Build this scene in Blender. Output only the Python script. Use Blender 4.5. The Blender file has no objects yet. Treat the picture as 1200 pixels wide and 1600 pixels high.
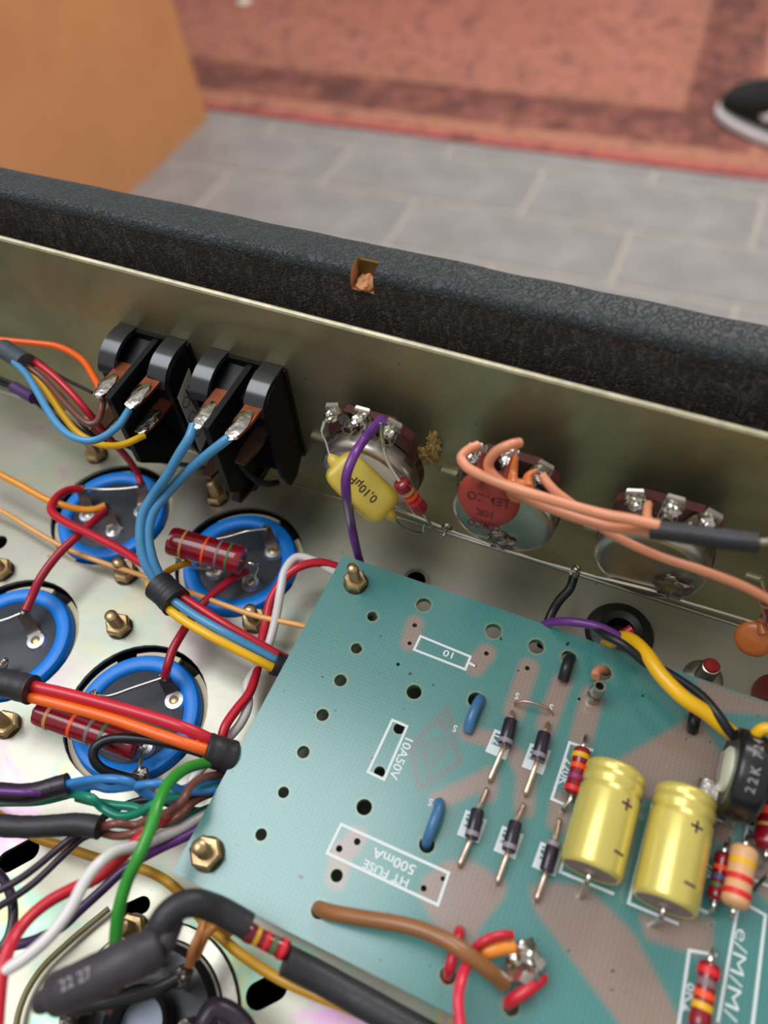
import bpy, bmesh, math, random
import numpy as np
from mathutils import Vector, Matrix, noise
from mathutils.geometry import delaunay_2d_cdt
random.seed(7)
D = bpy.data; S = bpy.context.scene; COL = S.collection
MM = 0.001

# ---------------------------------------------------------------- camera (millimetres; z = 0 is the chassis sheet)
F = 1172.689
R = np.array([[0.91447602, -0.28998516, 0.28220952],
              [0.39890058, 0.76311415, -0.50846349],
              [-0.06791121, 0.57755121, 0.81352484]])
CAMP = np.array([0.0, 0.0, 170.0])
cam = D.cameras.new('camera'); co = D.objects.new('camera', cam); COL.objects.link(co)
co.matrix_world = Matrix.Translation(Vector(CAMP) * MM) @ Matrix(R.tolist()).to_4x4()
cam.sensor_fit = 'VERTICAL'; cam.sensor_height = 36; cam.sensor_width = 27
cam.lens = F / 1600 * 36
cam.clip_start = 0.005; cam.clip_end = 50
cam.dof.use_dof = True; cam.dof.focus_distance = 0.172; cam.dof.aperture_fstop = 9.5
S.camera = co

# ---------------------------------------------------------------- light
w = D.worlds.new('world'); S.world = w; w.use_nodes = True
w.node_tree.nodes['Background'].inputs[0].default_value = (1.0, 0.965, 0.93, 1)
w.node_tree.nodes['Background'].inputs[1].default_value = 0.47
def lamp(name, loc, target, size, energy, color):
    l = D.lights.new(name, 'AREA'); l.shape = 'RECTANGLE'; l.size = size[0]; l.size_y = size[1]
    l.energy = energy; l.color = color
    o = D.objects.new(name, l); COL.objects.link(o); o.location = loc
    o.rotation_euler = (Vector(target) - Vector(loc)).to_track_quat('-Z', 'Y').to_euler()
lamp('overhead_light', (-0.75, -0.05, 1.45), (-0.75, -0.05, 0), (1.15, 0.95), 18, (0.90, 0.96, 1.0))
lamp('overhead_light', (0.1, 2.3, 1.6), (0.1, 2.3, 0), (1.2, 1.2), 50, (1, 0.98, 0.96))  # added fill lamp that brightens the background floor and rug
S.view_settings.view_transform = 'Standard'; S.view_settings.look = 'None'
S.view_settings.exposure = 0.0; S.view_settings.gamma = 1; S.view_settings.use_curve_mapping = False

# ---------------------------------------------------------------- places
YW = 106.0          # inner face of the chassis side wall
ZB = 14.0           # top of the circuit board
def ray(u, v): return R @ np.array([(u - 600) / F, -(v - 800) / F, -1.0])
def PW(u, v, y):
    d = ray(u, v); return CAMP + d * (y - CAMP[1]) / d[1]
def P(u, v, z=0.0):
    d = ray(u, v); p = CAMP + d * (z - CAMP[2]) / d[2]
    if p[1] > 103 and z > -100: p = PW(u, v, 103)
    return p
def PB(u, v, h=0.0): return P(u, v, ZB + h)
def depth(p): return -(R.T @ (np.array(p) - CAMP))[2]
def px(wd, p): return wd * depth(p) / F

# ---------------------------------------------------------------- materials
def lin(c):
    return tuple(((x / 255) / 12.92 if x / 255 <= 0.04045 else ((x / 255 + 0.055) / 1.055) ** 2.4) for x in c)
MC = {}
def mat(name, rgb, rough=0.5, metal=0.0, coat=0.0, var=0.0, vs=400, bump=0.0, bs=600, spec=0.5, emit=None, trans=0.0):
    if name in MC: return MC[name]
    m = D.materials.new(name); m.use_nodes = True; nt = m.node_tree; b = nt.nodes['Principled BSDF']
    c = lin(rgb); b.inputs['Base Color'].default_value = (*c, 1)
    b.inputs['Roughness'].default_value = rough; b.inputs['Metallic'].default_value = metal
    b.inputs['Coat Weight'].default_value = coat; b.inputs['Coat Roughness'].default_value = 0.15
    b.inputs['Specular IOR Level'].default_value = spec
    b.inputs['Transmission Weight'].default_value = trans
    tc = nt.nodes.new('ShaderNodeTexCoord')
    if var:
        n = nt.nodes.new('ShaderNodeTexNoise'); n.inputs['Scale'].default_value = vs; n.inputs['Detail'].default_value = 4
        nt.links.new(tc.outputs['Object'], n.inputs['Vector'])
        r = nt.nodes.new('ShaderNodeValToRGB')
        r.color_ramp.elements[0].position = 0.3; r.color_ramp.elements[1].position = 0.7
        r.color_ramp.elements[0].color = (*[x * (1 - var) for x in c], 1)
        r.color_ramp.elements[1].color = (*[min(1, x * (1 + var)) for x in c], 1)
        nt.links.new(n.outputs['Fac'], r.inputs['Fac']); nt.links.new(r.outputs['Color'], b.inputs['Base Color'])
    if bump:
        n = nt.nodes.new('ShaderNodeTexNoise'); n.inputs['Scale'].default_value = bs; n.inputs['Detail'].default_value = 3
        nt.links.new(tc.outputs['Object'], n.inputs['Vector'])
        k = nt.nodes.new('ShaderNodeBump'); k.inputs['Strength'].default_value = bump; k.inputs['Distance'].default_value = 0.0003
        nt.links.new(n.outputs['Fac'], k.inputs['Height']); nt.links.new(k.outputs['Normal'], b.inputs['Normal'])
    MC[name] = m; return m
def ramp(nt, stops, fac):
    r = nt.nodes.new('ShaderNodeValToRGB'); e = r.color_ramp.elements
    while len(e) > 1: e.remove(e[-1])
    e[0].position = stops[0][0]; e[0].color = (*lin(stops[0][1]), 1)
    for p, c in stops[1:]:
        x = e.new(p); x.color = (*lin(c), 1)
    nt.links.new(fac, r.inputs['Fac']); return r.outputs['Color']
def nz(nt, vec, scale, detail=3, rough=0.5, dist=0.0):
    n = nt.nodes.new('ShaderNodeTexNoise'); n.inputs['Scale'].default_value = scale; n.inputs['Detail'].default_value = detail
    n.inputs['Roughness'].default_value = rough; n.inputs['Distortion'].default_value = dist
    nt.links.new(vec, n.inputs['Vector']); return n.outputs['Fac']
def math_(nt, op, a, b=None):
    m = nt.nodes.new('ShaderNodeMath'); m.operation = op
    for i, x in enumerate((a, b)):
        if x is None: continue
        if isinstance(x, (int, float)): m.inputs[i].default_value = x
        else: nt.links.new(x, m.inputs[i])
    return m.outputs[0]
def mixc(nt, fac, a, b, mode='MIX'):
    m = nt.nodes.new('ShaderNodeMix'); m.data_type = 'RGBA'; m.blend_type = mode
    for s, x in ((0, fac), (6, a), (7, b)):
        if isinstance(x, (int, float)): m.inputs[s].default_value = x
        elif isinstance(x, tuple): m.inputs[s].default_value = (*lin(x), 1)
        else: nt.links.new(x, m.inputs[s])
    return m.outputs[2]
def newmat(name):
    m = D.materials.new(name); m.use_nodes = True; nt = m.node_tree
    tc = nt.nodes.new('ShaderNodeTexCoord'); return m, nt, nt.nodes['Principled BSDF'], tc
def bumpn(nt, b, h, strength, dist=0.0003):
    k = nt.nodes.new('ShaderNodeBump'); k.inputs['Strength'].default_value = strength; k.inputs['Distance'].default_value = dist
    nt.links.new(h, k.inputs['Height']); nt.links.new(k.outputs['Normal'], b.inputs['Normal'])

# zinc plated sheet with faint rainbow passivation
def zinc(name, stops, rough, scale, metal=0.85):
    m, nt, b, tc = newmat(name); v = tc.outputs['Object']
    c = ramp(nt, stops, nz(nt, v, scale, 4, 0.55, 1.2))
    if name == 'zinc_sheet':   # the rainbow of the plating is strong near the valve socket, faint elsewhere
        sx = nt.nodes.new('ShaderNodeSeparateXYZ'); nt.links.new(v, sx.inputs[0])
        g = math_(nt, 'MULTIPLY', math_(nt, 'ADD', sx.outputs[1], math_(nt, 'MULTIPLY', nz(nt, v, 20, 2), -0.02)), -22.0)
        mk = ramp(nt, [(0.0, (140, 140, 140)), (0.2, (140, 140, 140)), (0.8, (255, 255, 255))], g)
        c = mixc(nt, mk, (176, 172, 160), c)
    sp = ramp(nt, [(0.0, (90, 85, 70)), (0.25, (90, 85, 70)), (0.28, (255, 255, 255))], nz(nt, v, 420, 2))
    b.inputs['Metallic'].default_value = 0.85
    nt.links.new(mixc(nt, 0.5, c, sp, 'MULTIPLY'), b.inputs['Base Color'])
    rr = math_(nt, 'MULTIPLY_ADD', nz(nt, v, 60, 4), 0.2); rr.node.inputs[2].default_value = rough; b.inputs['Metallic'].default_value = metal
    nt.links.new(rr, b.inputs['Roughness'])
    bumpn(nt, b, nz(nt, v, 90, 5, 0.6), 0.12, 0.0006)
    return m
M_FLOORSHEET = zinc('zinc_sheet', [(0.28, (128, 120, 122)), (0.37, (184, 142, 172)), (0.42, (170, 166, 152)), (0.52, (176, 170, 152)),
                                   (0.57, (140, 178, 156)), (0.63, (190, 178, 116)), (0.68, (186, 142, 164)), (0.76, (180, 176, 160))], 0.3, 26)
M_WALLSHEET = zinc('zinc_wall', [(0.3, (150, 148, 112)), (0.45, (176, 170, 132)), (0.55, (160, 156, 122)), (0.7, (190, 182, 146))], 0.32, 14)
M_LIP = mat('zinc_edge', (196, 186, 156), 0.5, 0.4, var=0.2)
M_SOLDER = mat('solder', (205, 200, 192), 0.22, 1.0, bump=0.5, bs=900, var=0.2)
M_OLDSOLDER = mat('dull_solder', (140, 132, 124), 0.35, 1.0, bump=0.6, bs=900, var=0.3)
M_TINNED = mat('tinned_wire', (214, 208, 198), 0.25, 1.0)
M_LEAD = mat('component_lead', (206, 178, 158), 0.35, 0.85, var=0.2)
M_BRASS = mat('brass', (196, 168, 124), 0.36, 0.95, var=0.3, bump=0.2)
M_COPPER = mat('copper', (196, 112, 82), 0.3, 0.9, var=0.25)
M_STEEL = mat('nickel_steel', (178, 172, 160), 0.3, 1.0, var=0.15, bump=0.1, bs=300)
M_CHROME = mat('pot_can', (204, 196, 184), 0.36, 1.0, var=0.12, vs=150)
M_PHEN = mat('phenolic_brown', (78, 34, 32), 0.45, coat=0.3, var=0.3)
M_BLKPLASTIC = mat('black_plastic', (14, 14, 16), 0.42, spec=0.3)
M_BLKWIRE = mat('black_pvc', (30, 30, 34), 0.38)
M_SLEEVE = mat('black_heat_shrink', (42, 40, 44), 0.48, bump=0.4, bs=500, var=0.15)
M_GREYSLEEVE = mat('grey_heat_shrink', (72, 80, 88), 0.5)
M_PURPSLEEVE = mat('dark_purple_heat_shrink', (44, 30, 44), 0.35, bump=0.4, bs=400)
M_DARKINSIDE = mat('dark_inside', (16, 14, 13), 0.9)  # near-black colour standing in for shade inside bores, gaps and the cabinet
M_WHITE = mat('silkscreen_white', (226, 232, 232), 0.55)
M_INK = mat('dark_ink', (70, 52, 40), 0.6)
M_GREYINK = mat('grey_ink', (150, 148, 150), 0.6)
def pvc(name, rgb): return mat(name + '_pvc', rgb, 0.33, coat=0.15, var=0.06, vs=120)
RED = pvc('red', (206, 32, 52)); DRED = pvc('crimson', (176, 22, 48)); ORANGE = pvc('orange', (255, 104, 24))
YELLOW = pvc('yellow', (250, 190, 20)); BLUE = pvc('blue', (78, 148, 196)); LBLUE = pvc('bright_blue', (52, 128, 196))
BROWN = pvc('brown', (120, 72, 60)); TBROWN = pvc('tan_brown', (150, 98, 58)); GREEN = pvc('green', (52, 150, 50))
LINKBLUE = pvc('slate_blue', (66, 116, 160)); TEAL = pvc('teal', (24, 140, 112)); WHITE = pvc('white', (228, 222, 220)); VIOLET = pvc('violet', (106, 50, 132))
PEACH = pvc('peach', (226, 146, 108)); LORANGE = pvc('light_orange', (250, 180, 104)); MUSTARD = pvc('mustard', (206, 150, 30))
AMBER = pvc('amber', (250, 160, 40)); DVIOLET = pvc('dark_violet', (50, 36, 52)); ORBROWN = pvc('orange_brown', (176, 112, 56))

# ---------------------------------------------------------------- mesh helpers
def N(v):
    v = np.array(v, float); return v / (np.linalg.norm(v) + 1e-12)
def perp(a):
    a = N(a); t = np.array([0, 0, 1.0]) if abs(a[2]) < 0.9 else np.array([1.0, 0, 0])
    x = N(np.cross(t, a)); return x, np.cross(a, x)
def spline(pts, n=7):
    pts = [np.array(p, float) for p in pts]
    if len(pts) < 3: return pts
    q = [2 * pts[0] - pts[1]] + pts + [2 * pts[-1] - pts[-2]]; out = []
    for i in range(1, len(q) - 2):
        p0, p1, p2, p3 = q[i - 1:i + 3]
        for k in range(n):
            t = k / n
            out.append(0.5 * (2 * p1 + (p2 - p0) * t + (2 * p0 - 5 * p1 + 4 * p2 - p3) * t * t + (3 * p1 - p0 - 3 * p2 + p3) * t ** 3))
    out.append(pts[-1]); return out
class MB:
    def __init__(s): s.v = []; s.f = []; s.m = []
    def add(s, vs, fs, mi=0):
        o = len(s.v); s.v += [tuple(map(float, x)) for x in vs]
        s.f += [tuple(i + o for i in f) for f in fs]; s.m += [mi] * len(fs); return s
    def tube(s, pts, r, seg=12, mi=0, smooth=True, n=7, rad=None, wob=0.0):
        pts = spline(pts, n) if smooth else [np.array(p, float) for p in pts]
        L = len(pts); rings = []; x = None
        for i, p in enumerate(pts):
            t = N(pts[min(i + 1, L - 1)] - pts[max(i - 1, 0)])
            if x is None: x, y = perp(t)
            else:
                x = N(x - t * np.dot(x, t)); y = np.cross(t, x)
            rr = rad(i / (L - 1)) * r if rad else r
            if wob: rr *= 1 + wob * noise.noise(Vector((i * 0.7, r, p[0])))
            rings.append([p + rr * (math.cos(a) * x + math.sin(a) * y) for a in [2 * math.pi * k / seg for k in range(seg)]])
        vs = [v for g in rings for v in g]; fs = []
        for i in range(L - 1):
            for k in range(seg):
                a = i * seg + k; b = i * seg + (k + 1) % seg
                fs.append((a, b, b + seg, a + seg))
        fs.append(tuple(range(seg))[::-1]); fs.append(tuple((L - 1) * seg + k for k in range(seg)))
        return s.add(vs, fs, mi)
    def lathe(s, prof, o, ax, seg=32, mi=0, xdir=None):
        o = np.array(o, float); ax = N(ax)
        if xdir is None: x, y = perp(ax)
        else: x = N(xdir); y = np.cross(ax, x)
        vs = []; fs = []
        for r, h in prof:
            for k in range(seg):
                a = 2 * math.pi * k / seg; vs.append(o + ax * h + r * (math.cos(a) * x + math.sin(a) * y))
        for i in range(len(prof) - 1):
            for k in range(seg):
                a = i * seg + k; b = i * seg + (k + 1) % seg
                fs.append((a, b, b + seg, a + seg))
        if prof[0][0] > 1e-6: fs.append(tuple(range(seg))[::-1])
        if prof[-1][0] > 1e-6: fs.append(tuple((len(prof) - 1) * seg + k for k in range(seg)))
        return s.add(vs, fs, mi)
    def ring(s, prof, o, ax, seg=48, mi=0, a0=0, a1=2 * math.pi, x=None):
        """closed profile swept round (part of) a circle"""
        o = np.array(o, float); ax = N(ax)
        if x is None: x, y = perp(ax)
        else: x = N(x); y = np.cross(ax, x)
        full = abs(a1 - a0) > 6.28; n = seg if full else seg + 1; m = len(prof); vs = []; fs = []
        for k in range(n):
            a = a0 + (a1 - a0) * k / seg
            for r, h in prof: vs.append(o + ax * h + r * (math.cos(a) * x + math.sin(a) * y))
        for k in range(seg):
            for j in range(m):
                a = k * m + j; b = k * m + (j + 1) % m; c = ((k + 1) % n) * m
                fs.append((a, c + j, c + (j + 1) % m, b))
        if not full: fs.append(tuple(range(m))); fs.append(tuple((n - 1) * m + j for j in range(m))[::-1])
        return s.add(vs, fs, mi)
    def box(s, c, a, b, d, mi=0):
        c, a, b, d = [np.array(q, float) for q in (c, a, b, d)]
        vs = [c + i * a + j * b + k * d for i in (-1, 1) for j in (-1, 1) for k in (-1, 1)]
        return s.add(vs, [(0, 1, 3, 2), (4, 6, 7, 5), (0, 4, 5, 1), (2, 3, 7, 6), (0, 2, 6, 4), (1, 5, 7, 3)], mi)
    def prism(s, poly, ext, mi=0):
        n = len(poly); e = np.array(ext, float)
        vs = [np.array(p, float) for p in poly] + [np.array(p, float) + e for p in poly]
        fs = [tuple(range(n))[::-1], tuple(range(n, 2 * n))] + [(i, (i + 1) % n, n + (i + 1) % n, n + i) for i in range(n)]
        return s.add(vs, fs, mi)
    def ribbon(s, pts, wdir, wd, th, mi=0, n=5, taper=None):
        pts = spline(pts, n); wdir = N(wdir); L = len(pts); vs = []; fs = []
        for i, p in enumerate(pts):
            t = N(pts[min(i + 1, L - 1)] - pts[max(i - 1, 0)]); nn = N(np.cross(t, wdir))
            k = taper(i / (L - 1)) if taper else 1
            vs += [p - wdir * wd / 2 * k - nn * th / 2, p + wdir * wd / 2 * k - nn * th / 2, p + wdir * wd / 2 * k + nn * th / 2, p - wdir * wd / 2 * k + nn * th / 2]
        for i in range(L - 1):
            for j in range(4):
                a = i * 4 + j; b = i * 4 + (j + 1) % 4; fs.append((a, b, b + 4, a + 4))
        fs += [(3, 2, 1, 0), tuple((L - 1) * 4 + j for j in range(4))]
        return s.add(vs, fs, mi)
    def blob(s, c, rad, ax=(0, 0, 1), amp=0.15, sc=0.8, mi=0, nu=20, nv=12, e=1.0, xdir=None):
        c = np.array(c, float); ax = N(ax)
        if xdir is None: x, y = perp(ax)
        else: x = N(xdir); y = np.cross(ax, x)
        if isinstance(rad, (int, float)): rad = (rad,) * 3
        sg = lambda q: math.copysign(abs(q) ** e, q)
        vs = [c - ax * rad[2]]; fs = []
        for j in range(1, nv):
            ph = -math.pi / 2 + math.pi * j / nv
            for i in range(nu):
                th = 2 * math.pi * i / nu
                d = np.array([sg(math.cos(th)) * sg(math.cos(ph)), sg(math.sin(th)) * sg(math.cos(ph)), sg(math.sin(ph))])
                k = 1 + amp * noise.noise(Vector(d * 1.6 / sc + c))
                vs.append(c + k * (d[0] * rad[0] * x + d[1] * rad[1] * y + d[2] * rad[2] * ax))
        vs.append(c + ax * rad[2]); T = len(vs) - 1
        for i in range(nu):
            fs.append((0, 1 + (i + 1) % nu, 1 + i)); fs.append((T, T - nu + i, T - nu + (i + 1) % nu))
        for j in range(nv - 2):
            for i in range(nu):
                a = 1 + j * nu + i; b = 1 + j * nu + (i + 1) % nu; fs.append((a, b, b + nu, a + nu))
        return s.add(vs, fs, mi)
    def build(s, name, mats, parent=None, loc=None, ang=35, label=None, flat=False):
        if parent is not None: loc = BASE[parent.name]
        if loc is None: loc = np.array(s.v).mean(0)
        loc = np.array(loc, float)
        me = D.meshes.new(name); me.from_pydata([tuple((np.array(v) - loc) * MM) for v in s.v], [], s.f)
        for m in (mats if isinstance(mats, (list, tuple)) else [mats]): me.materials.append(m)
        me.polygons.foreach_set('material_index', s.m)
        bm = bmesh.new(); bm.from_mesh(me); bmesh.ops.recalc_face_normals(bm, faces=bm.faces); bm.to_mesh(me); bm.free()
        if not flat:
            me.polygons.foreach_set('use_smooth', [True] * len(me.polygons)); me.set_sharp_from_angle(angle=math.radians(ang))
        o = D.objects.new(name, me); COL.objects.link(o); BASE[o.name] = loc
        if parent is not None: o.parent = parent
        else: o.location = Vector(loc) * MM
        if label: o['label'] = label
        return o
BASE = {}
def tag(o, label, cat=None, group=None, kind=None):
    if label: o['label'] = label
    if cat: o['category'] = cat
    if group: o['group'] = group
    if kind: o['kind'] = kind
    return o
def thing(name, label, cat, loc, group=None, kind=None):
    o = D.objects.new(name, None); o.empty_display_size = 0.002; COL.objects.link(o)
    o.location = Vector(np.array(loc, float)) * MM; BASE[o.name] = np.array(loc, float)
    return tag(o, label, cat, group, kind)
def text(s, c, size, xdir, nrm, m, parent, name='lettering', th=0.02, xs=1.0, bold=0.012):
    cu = D.curves.new(name, 'FONT'); cu.body = s; cu.size = size * MM; cu.align_x = 'CENTER'; cu.align_y = 'CENTER'
    cu.extrude = th * MM; cu.offset = size * bold * MM; cu.materials.append(m); cu.resolution_u = 3
    tmp = D.objects.new(name, cu); me = D.meshes.new_from_object(tmp); D.objects.remove(tmp); D.curves.remove(cu); me.name = name
    o = D.objects.new(name, me); COL.objects.link(o)
    z = N(nrm); x = N(np.array(xdir, float) - z * np.dot(xdir, z)); y = np.cross(z, x)
    o.parent = parent
    M4 = Matrix(((x[0] * xs, y[0], z[0], 0), (x[1] * xs, y[1], z[1], 0), (x[2] * xs, y[2], z[2], 0), (0, 0, 0, 1)))
    o.matrix_local = Matrix.Translation(Vector((np.array(c) - BASE[parent.name])) * MM) @ M4
    return o
def to_cam(p): return N(CAMP - np.array(p))

# ================================================================ ROOM
TH = math.atan(0.056)
def room(x, y, z):  # room frame turned a little against the amplifier
    return np.array([x * math.cos(TH) - y * math.sin(TH) * 0, 0, 0]) if False else np.array([x, y + 0.056 * x, z])
ZF = -1010.0
fl = thing('floor', 'grey tiled floor with pale grout', None, (0, 2000, ZF), kind='structure')
M_TILE = mat('slate_tile', (150, 145, 143), 0.55, var=0.14, vs=9, bump=0.1, bs=60)
M_GROUT = mat('pale_grout', (182, 174, 162), 0.9, var=0.08, vs=60)
b = MB(); b.box((-200, 1600, ZF - 12), (3200, 0, 0), (0, 2400, 0), (0, 0, 8)); b.build('grout', M_GROUT, fl)
random.seed(3)
tile_mesh = None
TX, TY, G = 575.0, 225.0, 13.0
for r_ in range(-2, 3):
    off = -458 if r_ % 2 == 0 else -745
    for c_ in range(-3, 4):
        cx = off + TX * c_ + TX / 2; cy = 1892.5 + TY * r_
        if cx < -2300 or cx > 1100: continue
        if tile_mesh is None:
            b = MB(); a = (TX - G) / 2; d = (TY - G) / 2
            top = [(-a + 3, -d + 3), (a - 3, -d + 3), (a - 3, d - 3), (-a + 3, d - 3)]; bot = [(-a, -d), (a, -d), (a, d), (-a, d)]
            vs = [(x, y + .056 * x, 0) for x, y in top] + [(x, y + .056 * x, -2) for x, y in bot] + [(x, y + .056 * x, -10) for x, y in bot]
            b.add(vs, [(0, 1, 2, 3)] + [(i, i + 4, (i + 1) % 4 + 4, (i + 1) % 4) for i in range(4)] + [(i + 4, i + 8, (i + 1) % 4 + 8, (i + 1) % 4 + 4) for i in range(4)])
            t = b.build('tile', M_TILE, None, (0, 0, 0), flat=True); tile_mesh = t.data
        else:
            t = D.objects.new('tile', tile_mesh); COL.objects.link(t)
        t.parent = fl
        t.location = (Vector((cx, cy + .056 * cx, ZF)) - Vector(BASE['floor'])) * MM

# rug
m, nt, bs_, tc = newmat('persian_rug'); sep = nt.nodes.new('ShaderNodeSeparateXYZ'); nt.links.new(tc.outputs['Object'], sep.inputs[0])
X, Y = sep.outputs[0], sep.outputs[1]
dy = math_(nt, 'SUBTRACT', Y, math_(nt, 'MULTIPLY', X, 0.056))
dxr = math_(nt, 'SUBTRACT', 0.16, math_(nt, 'ADD', X, math_(nt, 'MULTIPLY', dy, 0.056)))
dm = math_(nt, 'MINIMUM', dy, dxr)
wob = math_(nt, 'MULTIPLY', math_(nt, 'SUBTRACT', nz(nt, tc.outputs['Object'], 14, 3), 0.5), 0.02)
dd = math_(nt, 'ADD', dm, wob)
base = ramp(nt, [(0.0, (190, 84, 70)), (0.045, (192, 88, 74)), (0.065, (190, 132, 100)), (0.095, (188, 118, 92)), (0.12, (196, 136, 102)), (0.15, (168, 98, 80)), (0.20, (176, 108, 92)),
                 (0.30, (164, 98, 86)), (0.40, (166, 96, 80)), (0.43, (196, 130, 100)), (0.46, (190, 122, 94)), (0.50, (196, 122, 98)), (0.8, (200, 124, 98)), (1, (196, 116, 90))],
            math_(nt, 'MULTIPLY', dd, 1.35))
vo = nt.nodes.new('ShaderNodeTexVoronoi'); vo.inputs['Scale'].default_value = 13; nt.links.new(tc.outputs['Object'], vo.inputs['Vector'])
motif = ramp(nt, [(0.0, (255, 235, 215)), (0.22, (250, 220, 200)), (0.3, (80, 60, 75)), (0.4, (235, 215, 205)), (0.6, (110, 85, 95)), (1, (100, 80, 90))], vo.outputs['Distance'])
inb = ramp(nt, [(0.0, (0, 0, 0)), (0.14, (0, 0, 0)), (0.17, (200, 200, 200)), (0.38, (200, 200, 200)), (0.42, (120, 120, 120)), (1, (120, 120, 120))], math_(nt, 'MULTIPLY', dd, 1.35))
col = mixc(nt, inb, base, mixc(nt, 1.0, base, motif, 'MULTIPLY'))
clouds = ramp(nt, [(0.34, (130, 112, 112)), (0.44, (215, 200, 200)), (0.5, (255, 225, 215)), (0.57, (245, 225, 185)), (0.66, (150, 165, 150))], nz(nt, tc.outputs['Object'], 11, 9, 0.8))
hs = nt.nodes.new('ShaderNodeHueSaturation'); hs.inputs['Saturation'].default_value = 0.87; hs.inputs['Value'].default_value = 0.96
nt.links.new(mixc(nt, 0.9, col, clouds, 'MULTIPLY'), hs.inputs['Color']); nt.links.new(hs.outputs['Color'], bs_.inputs['Base Color']); bs_.inputs['Roughness'].default_value = 0.95
bumpn(nt, bs_, nz(nt, tc.outputs['Object'], 300, 3), 0.5, 0.002)
b = MB(); e = 0.056
b.prism([(-2600, 2078 - 2600 * e, ZF), (300, 2078 + 300 * e, ZF), (160, 4600, ZF), (-2600, 4600, ZF)], (0, 0, 8))
tag(b.build('patterned_rug', m, None, (0, 2078, ZF)), 'faded red and tan oriental rug lying on the grey tiles', 'rug')

# cardboard box
m, nt, bs_, tc = newmat('cardboard'); v = tc.outputs['Object']
c = ramp(nt, [(0.3, (196, 132, 84)), (0.5, (206, 142, 92)), (0.7, (198, 136, 86))], nz(nt, v, 3, 4))
nt.links.new(c, bs_.inputs['Base Color']); bs_.inputs['Roughness'].default_value = 0.85
wv = nt.nodes.new('ShaderNodeTexWave'); wv.inputs['Scale'].default_value = 60; nt.links.new(v, wv.inputs['Vector']); bumpn(nt, bs_, wv.outputs['Fac'], 0.1, 0.001)
bx = thing('cardboard_box', 'plain brown cardboard box standing on the tiles beside the rug', 'box', (-1850, 1600, ZF))
cx0, cx1, y0, y1, zt = -2150, -1547, 1150, 1944, ZF + 760
def slab(x0, x1, ya, yb, z0, z1): 
    q = MB(); q.box(((x0 + x1) / 2, (ya + yb) / 2, (z0 + z1) / 2), ((x1 - x0) / 2, 0, 0), (0, (yb - ya) / 2, 0), (0, 0, (z1 - z0) / 2)); return q
LEAN = 60
for nm, q in (('side_panel', slab(cx1 - 5, cx1, y0, y1, ZF, zt)), ('side_panel', slab(cx0, cx0 + 5, y0, y1, ZF, zt)),
              ('end_panel', slab(cx0 + 5, cx1 - 5, y0, y0 + 5, ZF, zt)), ('end_panel', slab(cx0 + 5, cx1 - 5, y1 - 5, y1, ZF, zt)),
              ('bottom_panel', slab(cx0 + 5, cx1 - 5, y0 + 5, y1 - 5, ZF, ZF + 5)), ('lid_flap', slab(cx0, cx1, y0, (y0 + y1) / 2 - 1, zt, zt + 5)), ('lid_flap', slab(cx0, cx1, (y0 + y1) / 2 + 1, y1, zt, zt + 5))):
    q.v = [(x - (yy - y0) * 0 , yy - LEAN * (z - ZF) / 760, z) for x, yy, z in q.v]
    q.build(nm, m, bx, flat=True)

# sneaker
sh = thing('sneaker', 'black sneaker with white sole and white side stripe on the rug', 'shoe', (95, 2330, ZF + 8))
def loft(secs, n=20, e=0.7):
    q = MB(); vs = []; fs = []
    for (sx, sy, z0, z1, hw) in secs:
        for k in range(n):
            a = 2 * math.pi * k / n; cc, ss = math.cos(a), math.sin(a)
            vs.append((sx + 0.3 * hw * 1.2 * cc, sy + 1.2 * hw * math.copysign(abs(cc) ** e, cc), (z0 + z1) / 2 + (z1 - z0) / 2 * math.copysign(abs(ss) ** e, ss)))
    for i in range(len(secs) - 1):
        for k in range(n):
            a = i * n + k; b2 = i * n + (k + 1) % n; fs.append((a, b2, b2 + n, a + n))
    fs += [tuple(range(n))[::-1], tuple((len(secs) - 1) * n + k for k in range(n))]
    return q.add(vs, fs)
z0 = ZF + 8
def sy(x): return 2404 - 0.55 * (x + 68)
sole = loft([(x, sy(x), z0 + 0.5, z0 + h, wd) for x, h, wd in ((-68, 24, 12), (-60, 28, 34), (-40, 30, 50), (0, 30, 62), (60, 28, 66), (120, 28, 60), (180, 30, 52), (240, 32, 50), (268, 30, 34), (275, 28, 14))], e=0.5)
sole.build('sole', mat('white_rubber', (236, 228, 232), 0.6), sh)
ot = loft([(x, sy(x), z0 + 0.3, z0 + 7, wd) for x, wd in ((-71, 14), (-63, 37), (-40, 53), (0, 65), (60, 69), (120, 63), (180, 55), (240, 53), (270, 36), (278, 14))], e=0.5)
ot.build('outsole', mat('dark_rubber', (30, 30, 34), 0.6), sh)
up = loft([(x, sy(x), z0 + 22, z0 + 22 + (h - 22) * 1.3, wd) for x, h, wd in ((-60, 44, 18), (-48, 58, 36), (-25, 70, 48), (10, 82, 56), (50, 98, 58), (95, 118, 54), (140, 124, 46), (200, 128, 44), (245, 126, 40), (262, 110, 24))], e=0.75)
up.build('upper', mat('black_knit', (22, 22, 25), 0.9, bump=0.4, bs=200), sh)
sw = MB(); sw.prism([(x_, sy(x_) - o_, z0 + h_) for x_, o_, h_ in ((22, 66, 74), (60, 74, 56), (110, 70, 72), (180, 60, 108), (90, 71, 84), (56, 62, 104), (34, 58, 100))], (0, -7, 4))
sw.build('side_stripe', mat('white_leather', (235, 230, 232), 0.5), sh)
for i in range(4):
    lc = MB(); x = 20 + i * 18; lc.tube([(x, sy(x) - 22, z0 + 106 + i * 9), (x + 4, sy(x), z0 + 117 + i * 9.5), (x, sy(x) + 22, z0 + 106 + i * 9)], 3.5, 8); lc.build('lace', mat('black_lace', (34, 34, 38), 0.9), sh)
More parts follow.
